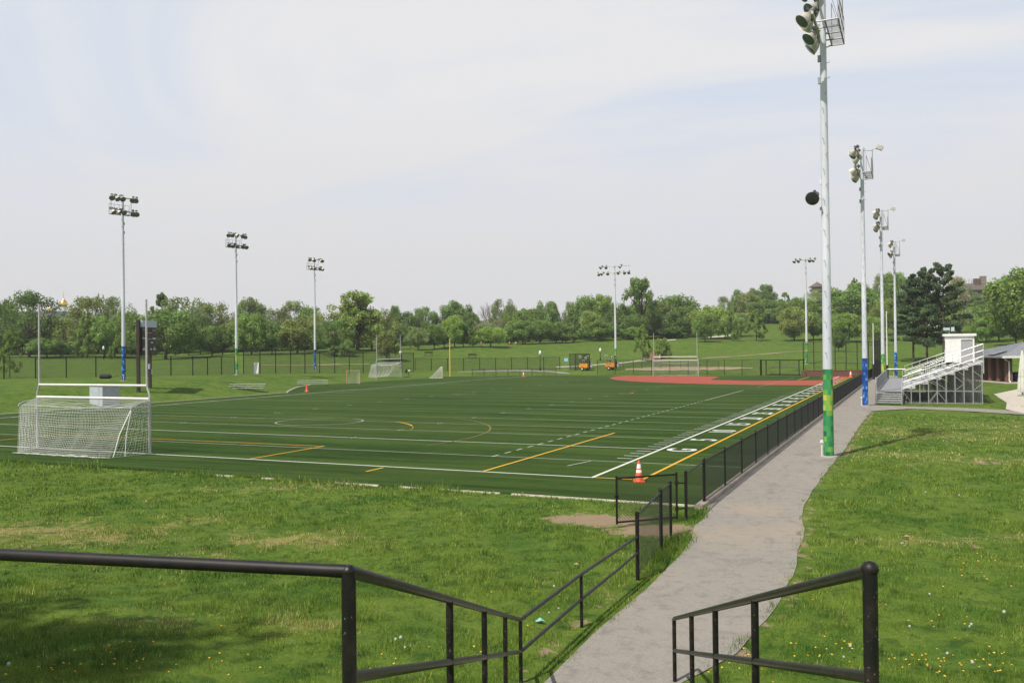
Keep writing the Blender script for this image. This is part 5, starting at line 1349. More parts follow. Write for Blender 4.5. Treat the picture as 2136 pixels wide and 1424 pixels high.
# ------------------------------------------------------------------ pavilion, table, bins, umbrella
def pavilion():
    x0, y0 = at(2104, 797, 101)[:2]; z = 0.0
    ux = Vector((math.cos(YAW + R(0)), -math.sin(YAW), 0)); a = R(24.6)
    o = thing('pavilion', 'open brick pavilion with grey metal hipped roof', 'pavilion', (x0, y0, 0), R(20)); H = 3.05
    MB().box((6, 5.5, .06), (13.6, 12.6, .14)).build('slab', M_PALECONC, o)
    for k, (x, y, w, d) in enumerate(((0, 0, .6, .6), (0, 2.1, .5, .6), (0, 4.2, .5, .6), (0, 6.4, .5, .6), (0, 8.5, .5, .6), (0, 10.6, .6, 1.0), (6, 0, .45, .45), (12, 0, .6, .6), (12, 11, .6, .6))):
        MB().box((x, y, H / 2), (w, d, H)).build('brick_pier', M_BRICK, o)
    MB().box((.18, 5.4, 1.45), (.12, 10.2, 2.9)).build('opening_shade_panel', M_WOODD, o)  # dark sheet behind the piers, its colour standing in for shade in the openings
    ov = 1.2
    vs = [(-ov, -ov, H), (12 + ov, -ov, H), (12 + ov, 11 + ov, H), (-ov, 11 + ov, H), (4.5, 5.5, H + 1.7), (7.5, 5.5, H + 1.7)]
    b = MB(); b._add(vs, [(0, 1, 5, 4), (1, 2, 5), (2, 3, 4, 5), (3, 0, 4), (3, 2, 1, 0)]); b.build('roof', M_METROOF, o, smooth=False)
    b = MB()
    for i in range(26):
        x = -ov + (12 + 2 * ov) * (i + .5) / 26; 
        t = min(1, (x + ov) / 5.7, (12 + ov - x) / 5.7); b.tube([(x, -ov, H + .03), (x, -ov + 6.7 * t, H + .03 + 1.7 * t)], .025, 4)
        y = -ov + (11 + 2 * ov) * (i + .5) / 26; t = min(1, (y + ov) / 6.7, (11 + ov - y) / 6.7); b.tube([(-ov, y, H + .03), (-ov + 5.7 * t, y, H + .03 + 1.7 * t)], .025, 4)
    b.build('roof_seams', M_METROOF, o)
    MB().box((6, -ov - .06, H - .02), (12 + 2 * ov, .12, .26)).build('gutter', M_WHITE, o); MB().box((-ov - .06, 5.5, H - .02), (.12, 11 + 2 * ov, .2)).build('gutter', M_ALUD, o)
    b = MB(); b.tube([(-.9, -ov, H - .1), (-.75, -.8, H - .3), (-.1, -.4, H - .55), (-.1, -.4, .3), (-.1, -.75, .12)], .07, 8); b.build('downspout', M_WHITE, o)
    b = MB(); b.box((-.2, 2.2, H + .45), (1.6, 1.6, .06), 0, Matrix.Rotation(R(-16.6), 3, 'Y')); b.build('roof_panel', M_GLASSD, o)
pavilion()
def picnic_table(label, u, v, d, rz):
    X, Y, Z = at(u, v, d); o = thing('picnic_table', label, 'picnic table', (X, Y, max(0, tz1(X, Y))), rz)
    MB().box((0, 0, .74), (2.4, .75, .06)).build('table_top', M_WOOD, o)
    for s in (-1, 1): MB().box((0, s * .78, .44), (2.4, .28, .05)).build('bench', M_WOOD, o)
    for x in (-.85, .85):
        b = MB(); b.box((x, 0, .42), (.09, 1.7, .09)); b.tube([(x, -.62, 0), (x, -.2, .72)], .05, 5); b.tube([(x, .62, 0), (x, .2, .72)], .05, 5); b.build('leg', M_WOOD, o)
picnic_table('weathered picnic table beside the pavilion wall', 2066, 792, 108, R(10))
X, Y, Z = at(2066, 790, 107); o = thing('barrel', 'dark barrel standing among the picnic furniture', 'barrel', (X + .2, Y + .1, .80)); MB().lathe([(.28, 0), (.34, .2), (.36, .45), (.34, .7), (.28, .9), (.2, .91)], 16).build('body', M_WSCREEN, o); MB().lathe([(.37, .42), (.38, .45), (.37, .48)], 16).build('hoop', M_ALUD, o)
for k, (u, lb) in enumerate(((2119, 'dark blue bin under the pavilion roof next to the white downspout'), (2128, 'second dark blue bin under the pavilion roof behind the umbrella'))):
    X, Y, Z = at(u, 796, 104); o = thing('bin', lb, 'bin', (X, Y, .12)); MB().lathe([(.28, 0), (.33, .9), (.36, .92), (.36, .97), (.1, 1.0)], 14).build('body', M_BLUE, o); MB().lathe([(.36, .98), (.3, 1.06), (.05, 1.1)], 14).build('lid', M_BLUE, o)
def umbrella():
    X, Y = gp(2130, 826); o = thing('closed_umbrella', 'tall furled pale umbrella on the concrete pad', 'umbrella', (X + .12, Y, .0))
    b = MB(); b.lathe([(.10, .35), (.30, .4), (.36, .6), (.33, 1.2), (.27, 2.0), (.20, 2.8), (.12, 3.5), (.05, 3.9), (.02, 4.0)], 22, fold=.10); b.build('cloth', M_CLOTH, o)
    MB().lathe([(.03, 0), (.03, 4.1), (.01, 4.15)], 10).build('pole', M_WOOD, o); MB().lathe([(.4, 0), (.4, .08), (.1, .14), (.06, .3)], 20).build('base', M_ALUD, o)
    b = MB(); b.tube([(.31 * math.cos(t), .31 * math.sin(t), 1.75) for t in np.linspace(0, 6.0, 20)], .02, 5, closed=False); b.build('strap', M_CLOTH, o)
umbrella()

# ------------------------------------------------------------------ dugout
def dugout():
    A = at(1588, 783, 139); B = at(1667, 783, 135.5); L = math.hypot(B[0] - A[0], B[1] - A[1]); a = math.atan2(B[1] - A[1], B[0] - A[0]); o = thing('dugout', 'fenced dugout with dark roof and two silver benches', 'dugout', (A[0], A[1], 0), a); D, h = 2.2, 2.35
    for k, (x, y) in enumerate(((0, 0), (L, 0), (0, D), (L, D), (L / 2, 0))): MB().box((x, y, h / 2), (.22 if x == 0 and y == 0 else .12, .12, h)).build('post', M_BLK, o)
    MB().box((L / 2, D / 2, h + .06), (L + .3, D + .3, .14)).build('roof', M_WSCREEN, o)
    for z in (.55, ): MB().box((L / 2, D - .4, z), (L * .75, .28, .06)).build('bench', M_ALU, o)
    MB().box((L / 2, D - .1, 1.18), (L * .9, .05, .18)).build('bench_back', M_ALU, o)
    V, F = wires([(0, 0, 0), (L, 0, 0)], h, .18, .005); place(rawmesh('chain_link', V, F, M_WIRE), 'chain_link', o)
dugout()
# netted gate box and blue sign near the light trailers
def screen_cage():
    A = at(1189, 780, 160); o = thing('batting_cage', 'dark netted cage frame beside the orange light trailers', 'cage', (A[0], A[1], max(0, tz1(A[0], A[1]))), R(-15)); w, d, h = 1.2, 4.5, 2.9
    for x, y in ((0, 0), (w, 0), (0, d), (w, d)): MB().box((x, y, h / 2), (.1, .1, h)).build('post', M_BLK, o)
    b = MB(); [b.tube([(x, y, h), (x2, y2, h)], .04, 5) for x, y, x2, y2 in ((0, 0, w, 0), (w, 0, w, d), (w, d, 0, d), (0, d, 0, 0))]; b.build('top_frame', M_BLK, o)
    V, F = joinVF([wires([(0, 0, 0), (w, 0, 0)], h, .11, .012), wires([(w, 0, 0), (w, d, 0)], h, .12, .012), wires([(w, d, 0), (0, d, 0)], h, .12, .012)]); place(rawmesh('netting', V, F, M_WIRE), 'netting', o)
screen_cage()
A = at(1181, 770, 172); o = thing('sign', 'small light blue sign board by the far gate', 'sign', (A[0], A[1], tz1(A[0], A[1])), R(20)); MB().box((0, 0, 1.15), (.72, .05, .62)).build('panel', M_SKYB, o); MB().box((0, .05, .5), (.07, .05, 1.1)).build('post', M_ALUD, o)

# ------------------------------------------------------------------ portable light trailers
def light_trailer(label, u, v, d, rz):
    X, Y, Z = at(u, v, d); o = thing('light_trailer', label, 'light trailer', (X, Y, max(0, tz1(X, Y))), rz, 'orange portable light trailers')
    b = MB(); b.prism([(-.95, -.55), (.95, -.55), (.95, .55), (-.95, .55)], .5, 1.15); b.prism([(-.9, -.5), (.9, -.5), (.9, .5), (-.9, .5)], 1.15, 1.26); b.build('body', M_ORNGM, o)
    MB().box((0, 0, .43), (2.0, 1.0, .12)).build('chassis', M_BLK, o)
    for s in (-1, 1):
        w = MB().lathe([(.12, -.09), (.3, -.09), (.32, -.05), (.32, .05), (.3, .09), (.12, .09)], 18, Matrix.Translation((-.1, s * .68, .32)) @ Matrix.Rotation(R(90), 4, 'X')).build('wheel', M_TYRE, o)
        MB().lathe([(.02, -.095), (.15, -.095), (.15, .095), (.02, .095)], 14, Matrix.Translation((-.1, s * .68, .32)) @ Matrix.Rotation(R(90), 4, 'X')).build('rim', M_WHITE, w)
    b = MB(); b.tube([(.9, .3, .42), (2.3, 0, .42)], .04, 6); b.tube([(.9, -.3, .42), (2.3, 0, .42)], .04, 6); b.tube([(1.9, 0, .1), (1.9, 0, .7)], .04, 6); b.build('tow_bar', M_BLK, o)
    b = MB(); b.box((1.05, 0, 1.0), (.16, .18, 1.6)); b.tube([(1.05, 0, 1.75), (.55, 0, 2.2)], .06, 6); b.tube([(.2, -.8, 2.05), (.2, .8, 2.05)], .04, 6); b.tube([(.9, -.8, 2.05), (.9, .8, 2.05)], .04, 6); b.tube([(.2, 0, 2.05), (.9, 0, 2.05)], .04, 6); b.build('mast', M_BLK, o)
    MB().box((1.12, .3, .95), (.3, .35, .8)).build('control_panel', M_WHITE, o)
    for i, (x, y, z) in enumerate(((-.5, -.75, 2.45), (.1, -.55, 1.75), (.75, -.65, 2.2), (1.25, -.75, 2.5))):
        m = Matrix.Translation((x, y, z)) @ Matrix.Rotation(R(100 + 25 * (i % 2)), 4, 'X')
        l = MB().lathe([(.05, -.18), (.16, -.1), (.27, .1), (.30, .12), (.28, .13)], 16, m).build('floodlight', M_ALU, o); MB().lathe([(.26, .125), (.1, .14), (.02, .142)], 16, m).build('lens', M_LENS, l)
    for x in (-.4, .2, 1.0): MB().box((x, -.62, 1.62), (.05, .05, .9)).build('lamp_stem', M_BLK, o)
light_trailer('orange portable light trailer with white panel beside the netted cage', 1221, 779, 158, R(-20))
light_trailer('orange portable light trailer parked against the green based far pole', 1275, 778, 157, R(-12))

# ------------------------------------------------------------------ park lamps, benches, steps, foul pole, sled
def park_lamp(label, u, vt, d):
    X, Y, Z = at(u, vt, d); zb = tz1(X, Y); H = Z - zb; o = thing('park_lamp', label, 'lamp post', (X, Y, zb), 0, 'acorn park lamps')
    MB().lathe([(.17, -.1), (.17, .35), (.09, .6), (.065, .8), (.055, H - .95), (.10, H - .92), (.10, H - .85)], 12).build('post', M_BLK, o)
    g = MB().lathe([(.13, H - .85), (.24, H - .6), (.25, H - .45), (.17, H - .22), (.07, H - .12), (.03, H)], 16).build('globe', mat('frosted_globe', (.72, .76, .72), .3), o)
park_lamp('black park lamp with pale acorn globe near the spare goal', 835.5, 730, 165)
park_lamp('black park lamp in front of the far path by the waist high fence', 1126.5, 730, 160)
park_lamp('black park lamp on the slope near the green based far pole', 1252, 725, 182)
park_lamp('distant park lamp under the trees by the blue based pole', 216, 721, 186)
def park_bench(label, u, v, d, rz):
    X, Y, Z = at(u, v, d); o = thing('park_bench', label, 'bench', (X, Y, tz1(X, Y)), rz, 'park benches on the slope')
    MB().box((0, 0, .45), (1.8, .42, .05)).build('seat', M_WOODD, o); MB().box((0, .25, .78), (1.8, .05, .38)).build('backrest', M_WOODD, o)
    for x in (-.75, .75): MB().box((x, .05, .22), (.08, .4, .46)).build('leg', M_BLK, o)
park_bench('dark park bench on the slope before the yellow foul pole', 894, 754, 188, R(22)); park_bench('dark park bench on the slope past the yellow foul pole', 985, 754, 188, R(22))
X, Y = gp(939, 786); Z = at(936, 706, depth(X, Y))[2]; o = thing('foul_pole', 'tall yellow foul pole at the far edge of the turf', 'foul pole', (X, Y, 0)); MB().lathe([(.09, -.1), (.085, Z), (.02, Z + .03)], 12).build('pole', M_YELP, o); MB().lathe([(.2, 0), (.2, .04), (.1, .06)], 12).build('foot_plate', M_BLK, o)
X, Y, Z = at(850, 784, 146); o = thing('tackling_sled', 'black and white padded tackling sled on the far grass edge', 'sled', (X, Y, max(0, tz1(X, Y))), R(30))
b = MB(); b.tube([(-.6, -.3, .05), (.3, -.3, .05), (.1, -.3, .6), (.35, -.3, 1.05)], .05, 6); b.tube([(-.6, .3, .05), (.3, .3, .05), (.1, .3, .6), (.35, .3, 1.05)], .05, 6); b.tube([(-.6, -.3, .05), (-.6, .3, .05)], .05, 6); b.build('frame', M_BLK, o)
MB().lathe([(.08, -.5), (.17, -.4), (.17, .4), (.08, .5)], 12, Matrix.Translation((.3, 0, 1.05)) @ Matrix.Rotation(R(90), 4, 'X')).build('pad', M_WHITE, o); MB().lathe([(.08, -.5), (.15, -.4), (.15, .4), (.08, .5)], 12, Matrix.Translation((-.2, 0, 1.0)) @ Matrix.Rotation(R(60), 4, 'X')).build('pad', M_WSCREEN, o)
def hill_steps():
    A = Vector((*hit(1360, 750, 100), 0)); B = Vector((*hit(1368, 735, 100), 0)); d = depth(A.x, A.y)
    zA = tz1(A.x, A.y); zB = at(1368, 732, depth(B.x, B.y))[2]; fwd = Vector((math.sin(YAW + R(9)), math.cos(YAW + R(9)), 0)); L = 8.0; zr = max(1.6, at(1366, 731.5, d + L)[2] - zA)
    o = thing('hillside_steps', 'brown flight of steps between low pale walls on the park slope', 'steps', (A.x, A.y, zA), -(YAW + R(9))); n = 12
    b = MB()
    for i in range(n): b.box((0, L * (i + .5) / n, zr * (i + 1) / n - .4), (3.0, L / n, .8))
    b.build('treads', M_WOOD, o, smooth=False)
    for s in (-1, 1):
        b = MB(); b.tube([(s * 1.62, -.2, .25), (s * 1.62, L, zr + .25)], .14, 4); b.build('side_wall', M_PALECONC, o)
        b = MB(); b.tube([(s * 1.62, 0, .2), (s * 1.62, 0, .95), (s * 1.62, L, zr + .95), (s * 1.62, L, zr)], .03, 6); b.build('handrail', M_BLK, o)
hill_steps()

# ------------------------------------------------------------------ distant buildings
def church():
    X, Y, Z = at(122, 700, 430); z = tz1(X, Y); o = thing('church', 'church with golden onion domes and grey walls half hidden by trees', 'church', (X, Y, z), R(28)); k = 430 / FPX
    top = lambda v: 4.48 + (738.5 - v) * k - z
    e = top(648)
    MB().box((-4, 8, e / 2), (13, 18, e)).build('nave', mat('church_wall', (.13, .14, .155), .8), o); MB().box((-4, 8, top(665)), (13.4, 18.4, .8)).build('cornice', M_WHITE, o)
    b = MB(); [b.box((-10 + i * 3.6, -1.05, e * .55), (.9, .1, 3.2)) for i in range(4)]; b.build('window', M_WHITE, o)
    for (dx, dy, vb, rr, vt) in ((1.2, 3, 638, 2.0, 609), (-5.6, 3, 648, 1.0, 633), (-9.4, 6, 648, 1.0, 636), (2, 12, 645, .9, 632)):
        z0, z1 = top(vb), top(vt); h = z1 - z0
        MB().lathe([(rr * .62, z0 - 6), (rr * .62, z0), (rr * .7, z0 + .1)], 14, Matrix.Translation((dx, dy, 0))).build('drum', M_WHITE, o)
        dm = MB().lathe([(rr * .6, z0), (rr * .95, z0 + h * .10), (rr, z0 + h * .22), (rr * .75, z0 + h * .38), (rr * .3, z0 + h * .5), (rr * .12, z0 + h * .6), (rr * .08, z0 + h * .85)], 20, Matrix.Translation((dx, dy, 0))).build('dome', M_GOLD, o)
        b = MB(); b.box((dx, dy, z1 - h * .07), (.16, .16, h * .3)); b.box((dx, dy, z1 - h * .05), (.9 * rr * .5, .16, .16)); b.build('cross', M_GOLD, dm)
church()
def long_roof():
    X, Y, Z = at(20, 652, 420); z = tz1(X, Y); o = thing('building', 'pale flat roofed building seen through the tall open-topped tree', 'building', (X, Y, z), R(25)); h = Z - z
    MB().box((0, 6, h / 2), (16, 10, h)).build('wall', M_STONE, o); MB().box((0, 6, h + .25), (16.6, 10.6, .5)).build('roof', M_WHITE, o)
long_roof()
def pagoda():
    X, Y, Z = at(1705, 640, 440); z = tz1(X, Y); k = 440 / FPX; o = thing('pagoda_tower', 'brown pagoda tower with pointed roof above the trees', 'tower', (X, Y, z), R(10)); T = lambda v: 4.48 + (722 - v) * k - z
    m8 = Matrix.Rotation(R(22.5), 4, 'Z')
    MB().lathe([(2.9, -1), (2.8, T(607))], 8, m8).build('shaft', M_STONE, o, smooth=False)
    MB().lathe([(3.6, T(608)), (3.75, T(606)), (3.75, T(603)), (3.3, T(602.9))], 8, m8).build('balcony', M_SLATE, o, smooth=False)
    MB().lathe([(2.75, T(604)), (2.75, T(597.5))], 8, m8).build('lantern_wall', M_WOOD, o, smooth=False)
    r = MB().lathe([(4.2, T(599.5)), (4.3, T(598.5)), (2.2, T(593)), (.3, T(588.3)), (.1, T(587.5))], 8, m8).build('roof', M_SLATE, o, smooth=False); MB().lathe([(.12, T(588)), (.10, T(584)), (.02, T(582))], 6).build('finial', M_PALECONC, r)
pagoda()
def house():
    X, Y, Z = at(2040, 622, 320); k = 320 / FPX; z = tz1(X, Y) - 1; o = thing('hilltop_house', 'stone house with brown hipped roof and two chimneys on the hill', 'house', (X, Y, z), R(22)); T = lambda v: 4.48 + (718 - v) * k - z
    w = 9.5
    MB().box((0, 4, T(604) / 2), (w, 8, T(604))).build('wall', M_STONE, o)
    e, rg = T(604), T(589); vs = [(-w / 2 - .6, -.6, e), (w / 2 + .6, -.6, e), (w / 2 + .6, 8.6, e), (-w / 2 - .6, 8.6, e), (-1.8, 4, rg), (2.4, 4, rg)]
    b = MB(); b._add(vs, [(0, 1, 5, 4), (1, 2, 5), (2, 3, 4, 5), (3, 0, 4), (3, 2, 1, 0)]); rf = b.build('roof', M_SLATE, o, smooth=False)
    MB().box((1.2, 3.4, (T(582) + rg) / 2 - .8), (1.9, 1.4, T(582) - rg + 2.6)).build('chimney', mat('dark_chimney_brick', (.12, .075, .06), .9), rf); MB().box((3.5, 3.4, (T(578) + rg) / 2 - 1.0), (1.9, 1.4, T(578) - rg + 3.4)).build('chimney', M_STONE, rf)
    for x, ww in ((-2.6, 1.4), (1.2, 2.4)): f = MB().box((x, -.03, T(611)), (ww, .1, 1.5)).build('window', M_GLASSD, o); MB().box((x, -.1, T(611) - .85), (ww + .3, .2, .16)).build('sill', M_WHITE, f)
house()
X, Y, Z = at(2036, 666, 235); o = thing('picnic_shelter', 'small flat roofed shelter on the slope below the hilltop house', 'shelter', (X, Y, tz1(X, Y)), R(20)); H = max(2.2, Z - tz1(X, Y)); MB().box((0, 0, H), (3.0, 2.6, .2)).build('roof', M_METROOF, o)
for x, y in ((-1.1, -1), (1.1, -1), (-1.1, 1), (1.1, 1)): MB().box((x, y, H / 2), (.12, .12, H)).build('post', M_WOODD, o)
def car(label, u, v, d, rz):
    X, Y, Z = at(u, v, d); o = thing('parked_car', label, 'car', (X, Y, tz1(X, Y)), rz, 'white cars parked beyond the pines'); pr = [(-2.2, .35), (2.2, .35), (2.25, .75), (1.3, .9), (.6, 1.42), (-1.3, 1.45), (-2.0, .95), (-2.25, .8)]
    b = MB(); n = len(pr); vs = [(x, -.85, z) for x, z in pr] + [(x, .85, z) for x, z in pr]; b._add(vs, [tuple(range(n)), tuple(range(2 * n - 1, n - 1, -1))] + [(i, n + i, n + (i + 1) % n, (i + 1) % n) for i in range(n)]); b.build('body', M_WHITE, o, smooth=False)
    MB().box((-.35, 0, 1.15), (1.7, 1.74, .36)).build('window', M_GLASSD, o)
    for x in (-1.35, 1.35):
        for y in (-.8, .8): MB().lathe([(.1, -.1), (.32, -.1), (.32, .1), (.1, .1)], 14, Matrix.Translation((x, y, .32)) @ Matrix.Rotation(R(90), 4, 'X')).build('wheel', M_TYRE, o)
car('white car parked behind the pine trunks', 1932, 686, 236, R(20)); car('second white car glimpsed between the two taller pines', 1946, 685, 238, R(20))

# ------------------------------------------------------------------ people in the park (tiny)
def person(label, u, v, d, shirt, trousers, sit, rz):
    X, Y, Z = at(u, v, d); o = thing('person', label, 'person', (X, Y, tz1(X, Y)), rz, 'people resting under the trees')
    if sit: J = dict(pel=(0, 0, .16), ch=(-.08, 0, .52), nk=(-.06, 0, .70), hd=(-.04, 0, .86), k=(.42, .14, .42), a=(.66, .13, .08), t=(.80, .14, .04), s=(-.07, .19, .60), e=(.05, .27, .36), h=(.28, .20, .36))
    else: J = dict(pel=(0, 0, .92), ch=(0, 0, 1.28), nk=(0, 0, 1.48), hd=(.02, 0, 1.64), k=(.05, .10, .48), a=(-.02, .11, .06), t=(.12, .12, .03), s=(0, .19, 1.40), e=(.02, .26, 1.10), h=(.12, .25, .88))
    def sk(name, chains, m, par):
        vs = []; es = []; rs = []; ix = {}
        for ch in chains:
            prev = None
            for p, r in ch:
                p = tuple(p)
                if p not in ix: ix[p] = len(vs); vs.append(p); rs.append(r)
                if prev is not None and prev != ix[p]: es.append((prev, ix[p]))
                prev = ix[p]
        me = bpy.data.meshes.new(name); me.from_pydata(vs, es, []); me.materials.append(m); ob = place(me, name, par); md = ob.modifiers.new('skin', 'SKIN')
        for i, r in enumerate(rs): me.skin_vertices[0].data[i].radius = (r, r)
        me.skin_vertices[0].data[0].use_root = True; ob.modifiers.new('sub', 'SUBSURF').levels = 1; return ob
    mir = lambda p: (p[0], -p[1], p[2]); C = []
    hd2 = (J['hd'][0] + .01, 0, J['hd'][2] + .10)
    C.append([(J['pel'], .13), (J['ch'], .14), (J['nk'], .06), (J['hd'], .095), (hd2, .07)])
    for f in (lambda p: p, mir):
        C.append([(J['pel'], .13), (f(J['k']), .065), (f(J['a']), .045), (f(J['t']), .04)]); C.append([(J['ch'], .14), (f(J['s']), .06), (f(J['e']), .042), (f(J['h']), .03)])
    bd = sk('body', C, M_SKIN, o)
    sk('shirt', [[(J['pel'], .15), (J['ch'], .165), ((J['nk'][0], 0, J['nk'][2] - .06), .08)]] + [[(J['ch'], .165), (f(J['s']), .08), (f(J['e']), .058)] for f in (lambda p: p, mir)], shirt, o)
    sk('trousers', [[(f(J['a']), .06), (f(J['k']), .085), (J['pel'], .16)] for f in (lambda p: p, mir)], trousers, o)
    MB().lathe([(.02, -.02), (.095, .0), (.11, .06), (.08, .13), (.02, .15)], 10, Matrix.Translation((J['hd'][0] - .02, 0, J['hd'][2] + .02))).build('hair', M_BARK, o)
c_red, c_dk, c_wh, c_pk, c_gr = cloth('red_cloth', (.45, .07, .05)), cloth('dark_cloth', (.02, .022, .03)), cloth('white_cloth', (.7, .7, .68)), cloth('pink_cloth', (.55, .22, .18)), cloth('grey_cloth', (.25, .27, .3))
person('person in a red shirt beside the low wide bright green tree', 1004, 722, 203, c_red, c_dk, False, 1.0)
person('person in a red top sitting below the dark green park tree', 1063, 719.5, 222, c_red, c_gr, True, 2.0)
person('person in a pink top sitting next to the one in red', 1076, 719.5, 223, c_pk, c_gr, True, -1.5)
person('person in dark clothes standing under the dark green park tree', 1095, 719, 223, c_dk, c_dk, False, -1.2)
person('person in white standing on the crest of the slope', 1173, 714, 232, c_wh, c_gr, False, -1.0)
person('person in white sitting farther along the crest', 1198, 714, 233, c_wh, c_dk, True, -2.0)

# ------------------------------------------------------------------ grass blades on the banks and lawn
def grass():
    rng = np.random.default_rng(11); VV = []; FF = []; TT = []; DI = []; DR = []; base = 0
    bands = [(3.0, 8, 2600, .0048, .075), (8, 12, 1700, .0072, .075), (12, 17, 1000, .011, .075), (17, 24, 520, .017, .075), (24, 34, 240, .028, .075), (34, 48, 90, .045, .08), (48, 64, 42, .07, .085)]
    for d0, d1, dens, w, h in bands:
        h0, h1 = d0 * 1.25, d1 * 1.25; area = (d1 - d0) * (1.30 * (d0 + d1) / 2); n = int(area * dens)
        d = np.sqrt(rng.uniform(d0 * d0, d1 * d1, n)); r = rng.uniform(-.64, .64, n) * d
        s, c = math.sin(YAW), math.cos(YAW); X = CX + c * r + s * d; Y = CY - s * r + c * d
        e = prx(Y) - .05 + .07 * nz(X, Y, 3.5, 11) + .10 * nz(X, Y, 9, 13) + rng.exponential(.05, n) * rng.choice([-1, 1], n)
        lefte = np.interp(Y, PLY, PLX) + .04 + .06 * nz(X, Y, 7, 14) + rng.exponential(.04, n) * rng.choice([-1, 1], n)
        k = ((X < lefte) & (Y < -13.30 + .10 * np.clip((1 - X) / 6, 0, 1) + .06 * nz(X, Y, 2, 33))) | ((X > e) & (Y < 27 + 0 * X)) | (X > e) & (Y > 33.5) & (X > 15)
        ss = (X - S0[0]) * SD[0] + (Y - S0[1]) * SD[1]; sl = (X - S0[0]) * (-SD[1]) + (Y - S0[1]) * SD[0]
        k &= ~((ss > -.1) & (np.abs(sl) < 1.0)); k &= ~((Y > 25) & (X < 16.5) & (Y < 33))
        dd = dirt_at(X, Y); k &= dd < rng.uniform(.15, .75, n)
        X, Y = X[k], Y[k]; n = len(X); dd = dd[k]
        Z = tz(X, Y) + np.where((X < 4.6) & (Y < -13.6), np.clip((-13.6 - Y) / 2, 0, 1) * (.07 * nz(X, Y, 1.1, 5) + .045 * nz(X, Y, 3.3, 6)), 0) + np.where(X > 7.6, np.clip(X - 7.6, 0, 1) * np.clip(sdf(X, Y, np.array([(-53, -13.4), (-53, 102), (8, 102), (8, -13.4)])) / 1.5, 0, 1) * (.04 * nz(X, Y, 1.3, 3) + .045 * nz(X, Y, 3.1, 4)), 0)
        clump = np.clip(.8 + .8 * nz(X, Y, 1.9, 21) + 1.0 * nz(X, Y, 6.0, 22) + .6 * nz(X, Y, 12, 23), .22, 2.1)
        dry = blobs(X, Y, _dryL)
        H = h * clump * rng.uniform(.45, 1.3, n) * (1 - .45 * np.clip(dry, 0, 1))
        H *= 1 + np.clip(1.7 + 3.2 * nz(X, Y * .2, 1.6, 31), 0, 3.4) * (Y > -13.9) * np.clip((2 - X) / 8, 0, 1)
        H *= np.where((X > 4.85) & (X < 5.6) & (Y > -22) & (Y < -13.4), 2.3, 1)
        a = rng.uniform(0, 6.283, n); lean = rng.uniform(.1, .75, n) * H; la = rng.uniform(0, 6.283, n)
        wx, wy = np.cos(a) * w / 2, np.sin(a) * w / 2
        A = np.stack([X - wx, Y - wy, Z - .01], 1); B = np.stack([X + wx, Y + wy, Z - .01], 1); T = np.stack([X + np.cos(la) * lean, Y + np.sin(la) * lean, Z + H], 1)
        VV.append(np.stack([A, B, T], 1).reshape(-1, 3)); FF.append(base + np.arange(3 * n).reshape(-1, 3)); base += 3 * n
        t = np.clip(rng.normal(.45, .24, n), 0, 1); TT.append(np.repeat(t, 3)); DI.append(np.repeat(dd * .5, 3)); DR.append(np.repeat(dry, 3))
    me = rawmesh('grass', np.concatenate(VV), np.concatenate(FF), M_BLADE); fattr(me, 'tint', np.concatenate(TT)); fattr(me, 'dirt', np.concatenate(DI)); fattr(me, 'dry', np.concatenate(DR))
    print('grass blades', base // 3)
    return tag(place(me, 'grass'), 'green lawn grass with dry patches on the bank and beside the path', 'grass', kind='stuff')
grass()
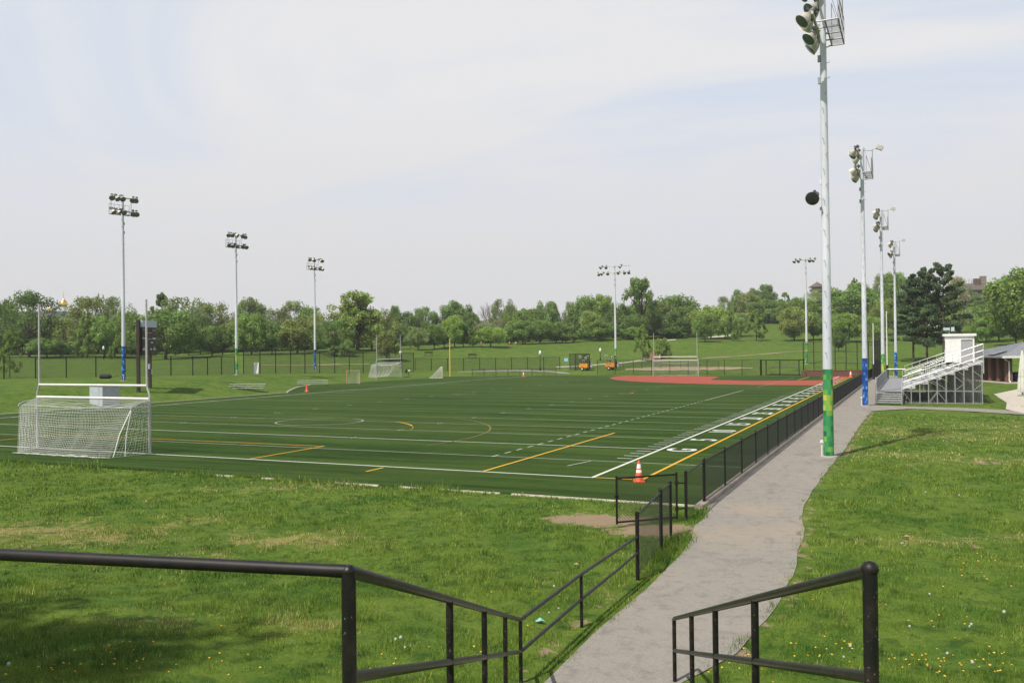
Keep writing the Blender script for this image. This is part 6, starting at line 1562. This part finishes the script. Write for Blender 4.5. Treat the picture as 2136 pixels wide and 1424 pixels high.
# dandelions
def flowers():
    fl = MB(); fl.cur = 0; fl.tube([(0, 0, -.02), (.004, 0, .05), (0, .004, .10)], .003, 4); fl.cur = 1; fl.lathe([(.004, .095), (.020, .104), (.022, .110), (.012, .118), (.002, .120)], 9)
    fm = fl.mesh('dandelion', [mat('flower_stem', (.1, .17, .04)), mat('dandelion_yellow', (.72, .43, .02), .7)])
    sd_ = MB(); sd_.cur = 0; sd_.tube([(0, 0, -.02), (.006, 0, .08), (0, .004, .17)], .003, 4); sd_.cur = 1; sd_.lathe([(.004, .163), (.018, .170), (.026, .186), (.026, .196), (.017, .211), (.003, .217)], 10)
    sm = sd_.mesh('seed_head', [mat('seed_stem', (.1, .17, .04)), mat('seed_fluff', (.40, .42, .37), .9)])
    rng = np.random.default_rng(5)
    spots = []
    for cu, cv, su, sv, n in ((1560, 1395, 70, 22, 22), (1720, 1380, 60, 18, 20), (1960, 1398, 60, 14, 24), (2060, 1395, 50, 14, 18), (1480, 1400, 20, 16, 8), (2040, 1180, 35, 12, 8), (2080, 1215, 40, 20, 6), (300, 1385, 190, 25, 26), (150, 1405, 120, 12, 14), (900, 1380, 120, 30, 8), (1180, 1300, 60, 40, 6), (1950, 1330, 80, 25, 10), (1880, 1280, 120, 30, 5)):
        for i in range(n): spots.append((cu + rng.normal() * su, cv + rng.normal() * sv))
    for u, v in spots:
        if v > 1440 or not (-20 < u < 2150): continue
        x, y = hit(u, v)
        if pl(y) - .3 < x < pr(y) + .1 and y > -27: continue
        o = place(fm, 'dandelion', None, (x, y, tz1(x, y) - .01)); o.rotation_euler = (rng.normal() * .2, rng.normal() * .2, rng.uniform(0, 6)); s = rng.uniform(.5, .85); o.scale = (s, s, s * rng.uniform(.9, 1.4))
        tag(o, 'yellow dandelion flower open in the grass', 'dandelion', 'yellow dandelions in the grass')
    for u, v in ((18, 1418), (838, 1358), (828, 1362), (843, 1378), (1157, 1245), (1145, 1293), (1165, 1290), (1320, 1172), (1900, 1327), (2025, 1330), (2028, 1333), (1774, 1374), (1975, 1386), (2030, 1415), (1940, 1262), (1833, 1361), (1760, 1388), (2095, 1305), (1880, 1150), (1930, 1040), (2000, 1045)):
        x, y = hit(u, v); o = place(sm, 'dandelion_seed_head', None, (x, y, tz1(x, y) - .02)); s = rng.uniform(.6, .95); o.scale = (s, s, s * 1.2); o.rotation_euler = (rng.normal() * .1, rng.normal() * .1, rng.uniform(0, 6))
        tag(o, 'pale dandelion seed head standing above the grass', 'seed head', 'dandelion seed heads in the grass')
flowers()
# litter
x, y = hit(1127, 1308); b = MB(); b._add([(-.09, 0, .05), (-.03, .05, .10), (.03, .03, .07), (.10, .0, .06), (.05, -.05, .09), (-.04, -.05, .06), (0, 0, .12)], [(0, 1, 6), (1, 2, 6), (2, 3, 6), (3, 4, 6), (4, 5, 6), (5, 0, 6)]); o = b.build('plastic_scrap', mat('turquoise_plastic', (.20, .50, .46), .4), None, (x, y, tz1(x, y)), smooth=False); tag(o, 'crumpled turquoise plastic scrap in the grass below the railing', 'litter')
for u, v, s, lb in ((1201, 1184, 1.0, 'dry brown leaf lying on the grass near the lower railing'), (1891, 1129, 1.2, 'pale dry leaf on the lawn beside the worn strip'), (303, 1052, 1.1, 'pale brown leaf on the bank below the nearest goal')):
    x, y = hit(u, v); b = MB(); b._add([(-.06, 0, .06), (0, .045, .09), (.07, .0, .07), (0, -.045, .08), (0, 0, .055)], [(0, 1, 4), (1, 2, 4), (2, 3, 4), (3, 0, 4)]); o = b.build('dry_leaf', mat('dry_leaf', (.42, .27, .17), .8), None, (x, y, tz1(x, y)), smooth=False); o.scale = (s, s, s); tag(o, lb, 'leaf')

# ------------------------------------------------------------------ haze over the park
HAZE = True
if HAZE:
    b = MB(); b.box((0, 120, 29.0), (1700, 1300, 62.0)); hz = b.build('haze', None, smooth=False)
    m = bpy.data.materials.new('haze'); m.use_nodes = True; t = m.node_tree
    for n in list(t.nodes):
        if n.type != 'OUTPUT_MATERIAL': t.nodes.remove(n)
    pv = t.nodes.new('ShaderNodeVolumePrincipled'); pv.inputs['Density'].default_value = .00020; pv.inputs['Color'].default_value = (.95, .965, 1, 1); pv.inputs['Anisotropy'].default_value = .0
    t.links.new(pv.outputs[0], [n for n in t.nodes if n.type == 'OUTPUT_MATERIAL'][0].inputs['Volume'])
    hz.data.materials.clear(); hz.data.materials.append(m); tag(hz, kind='stuff')
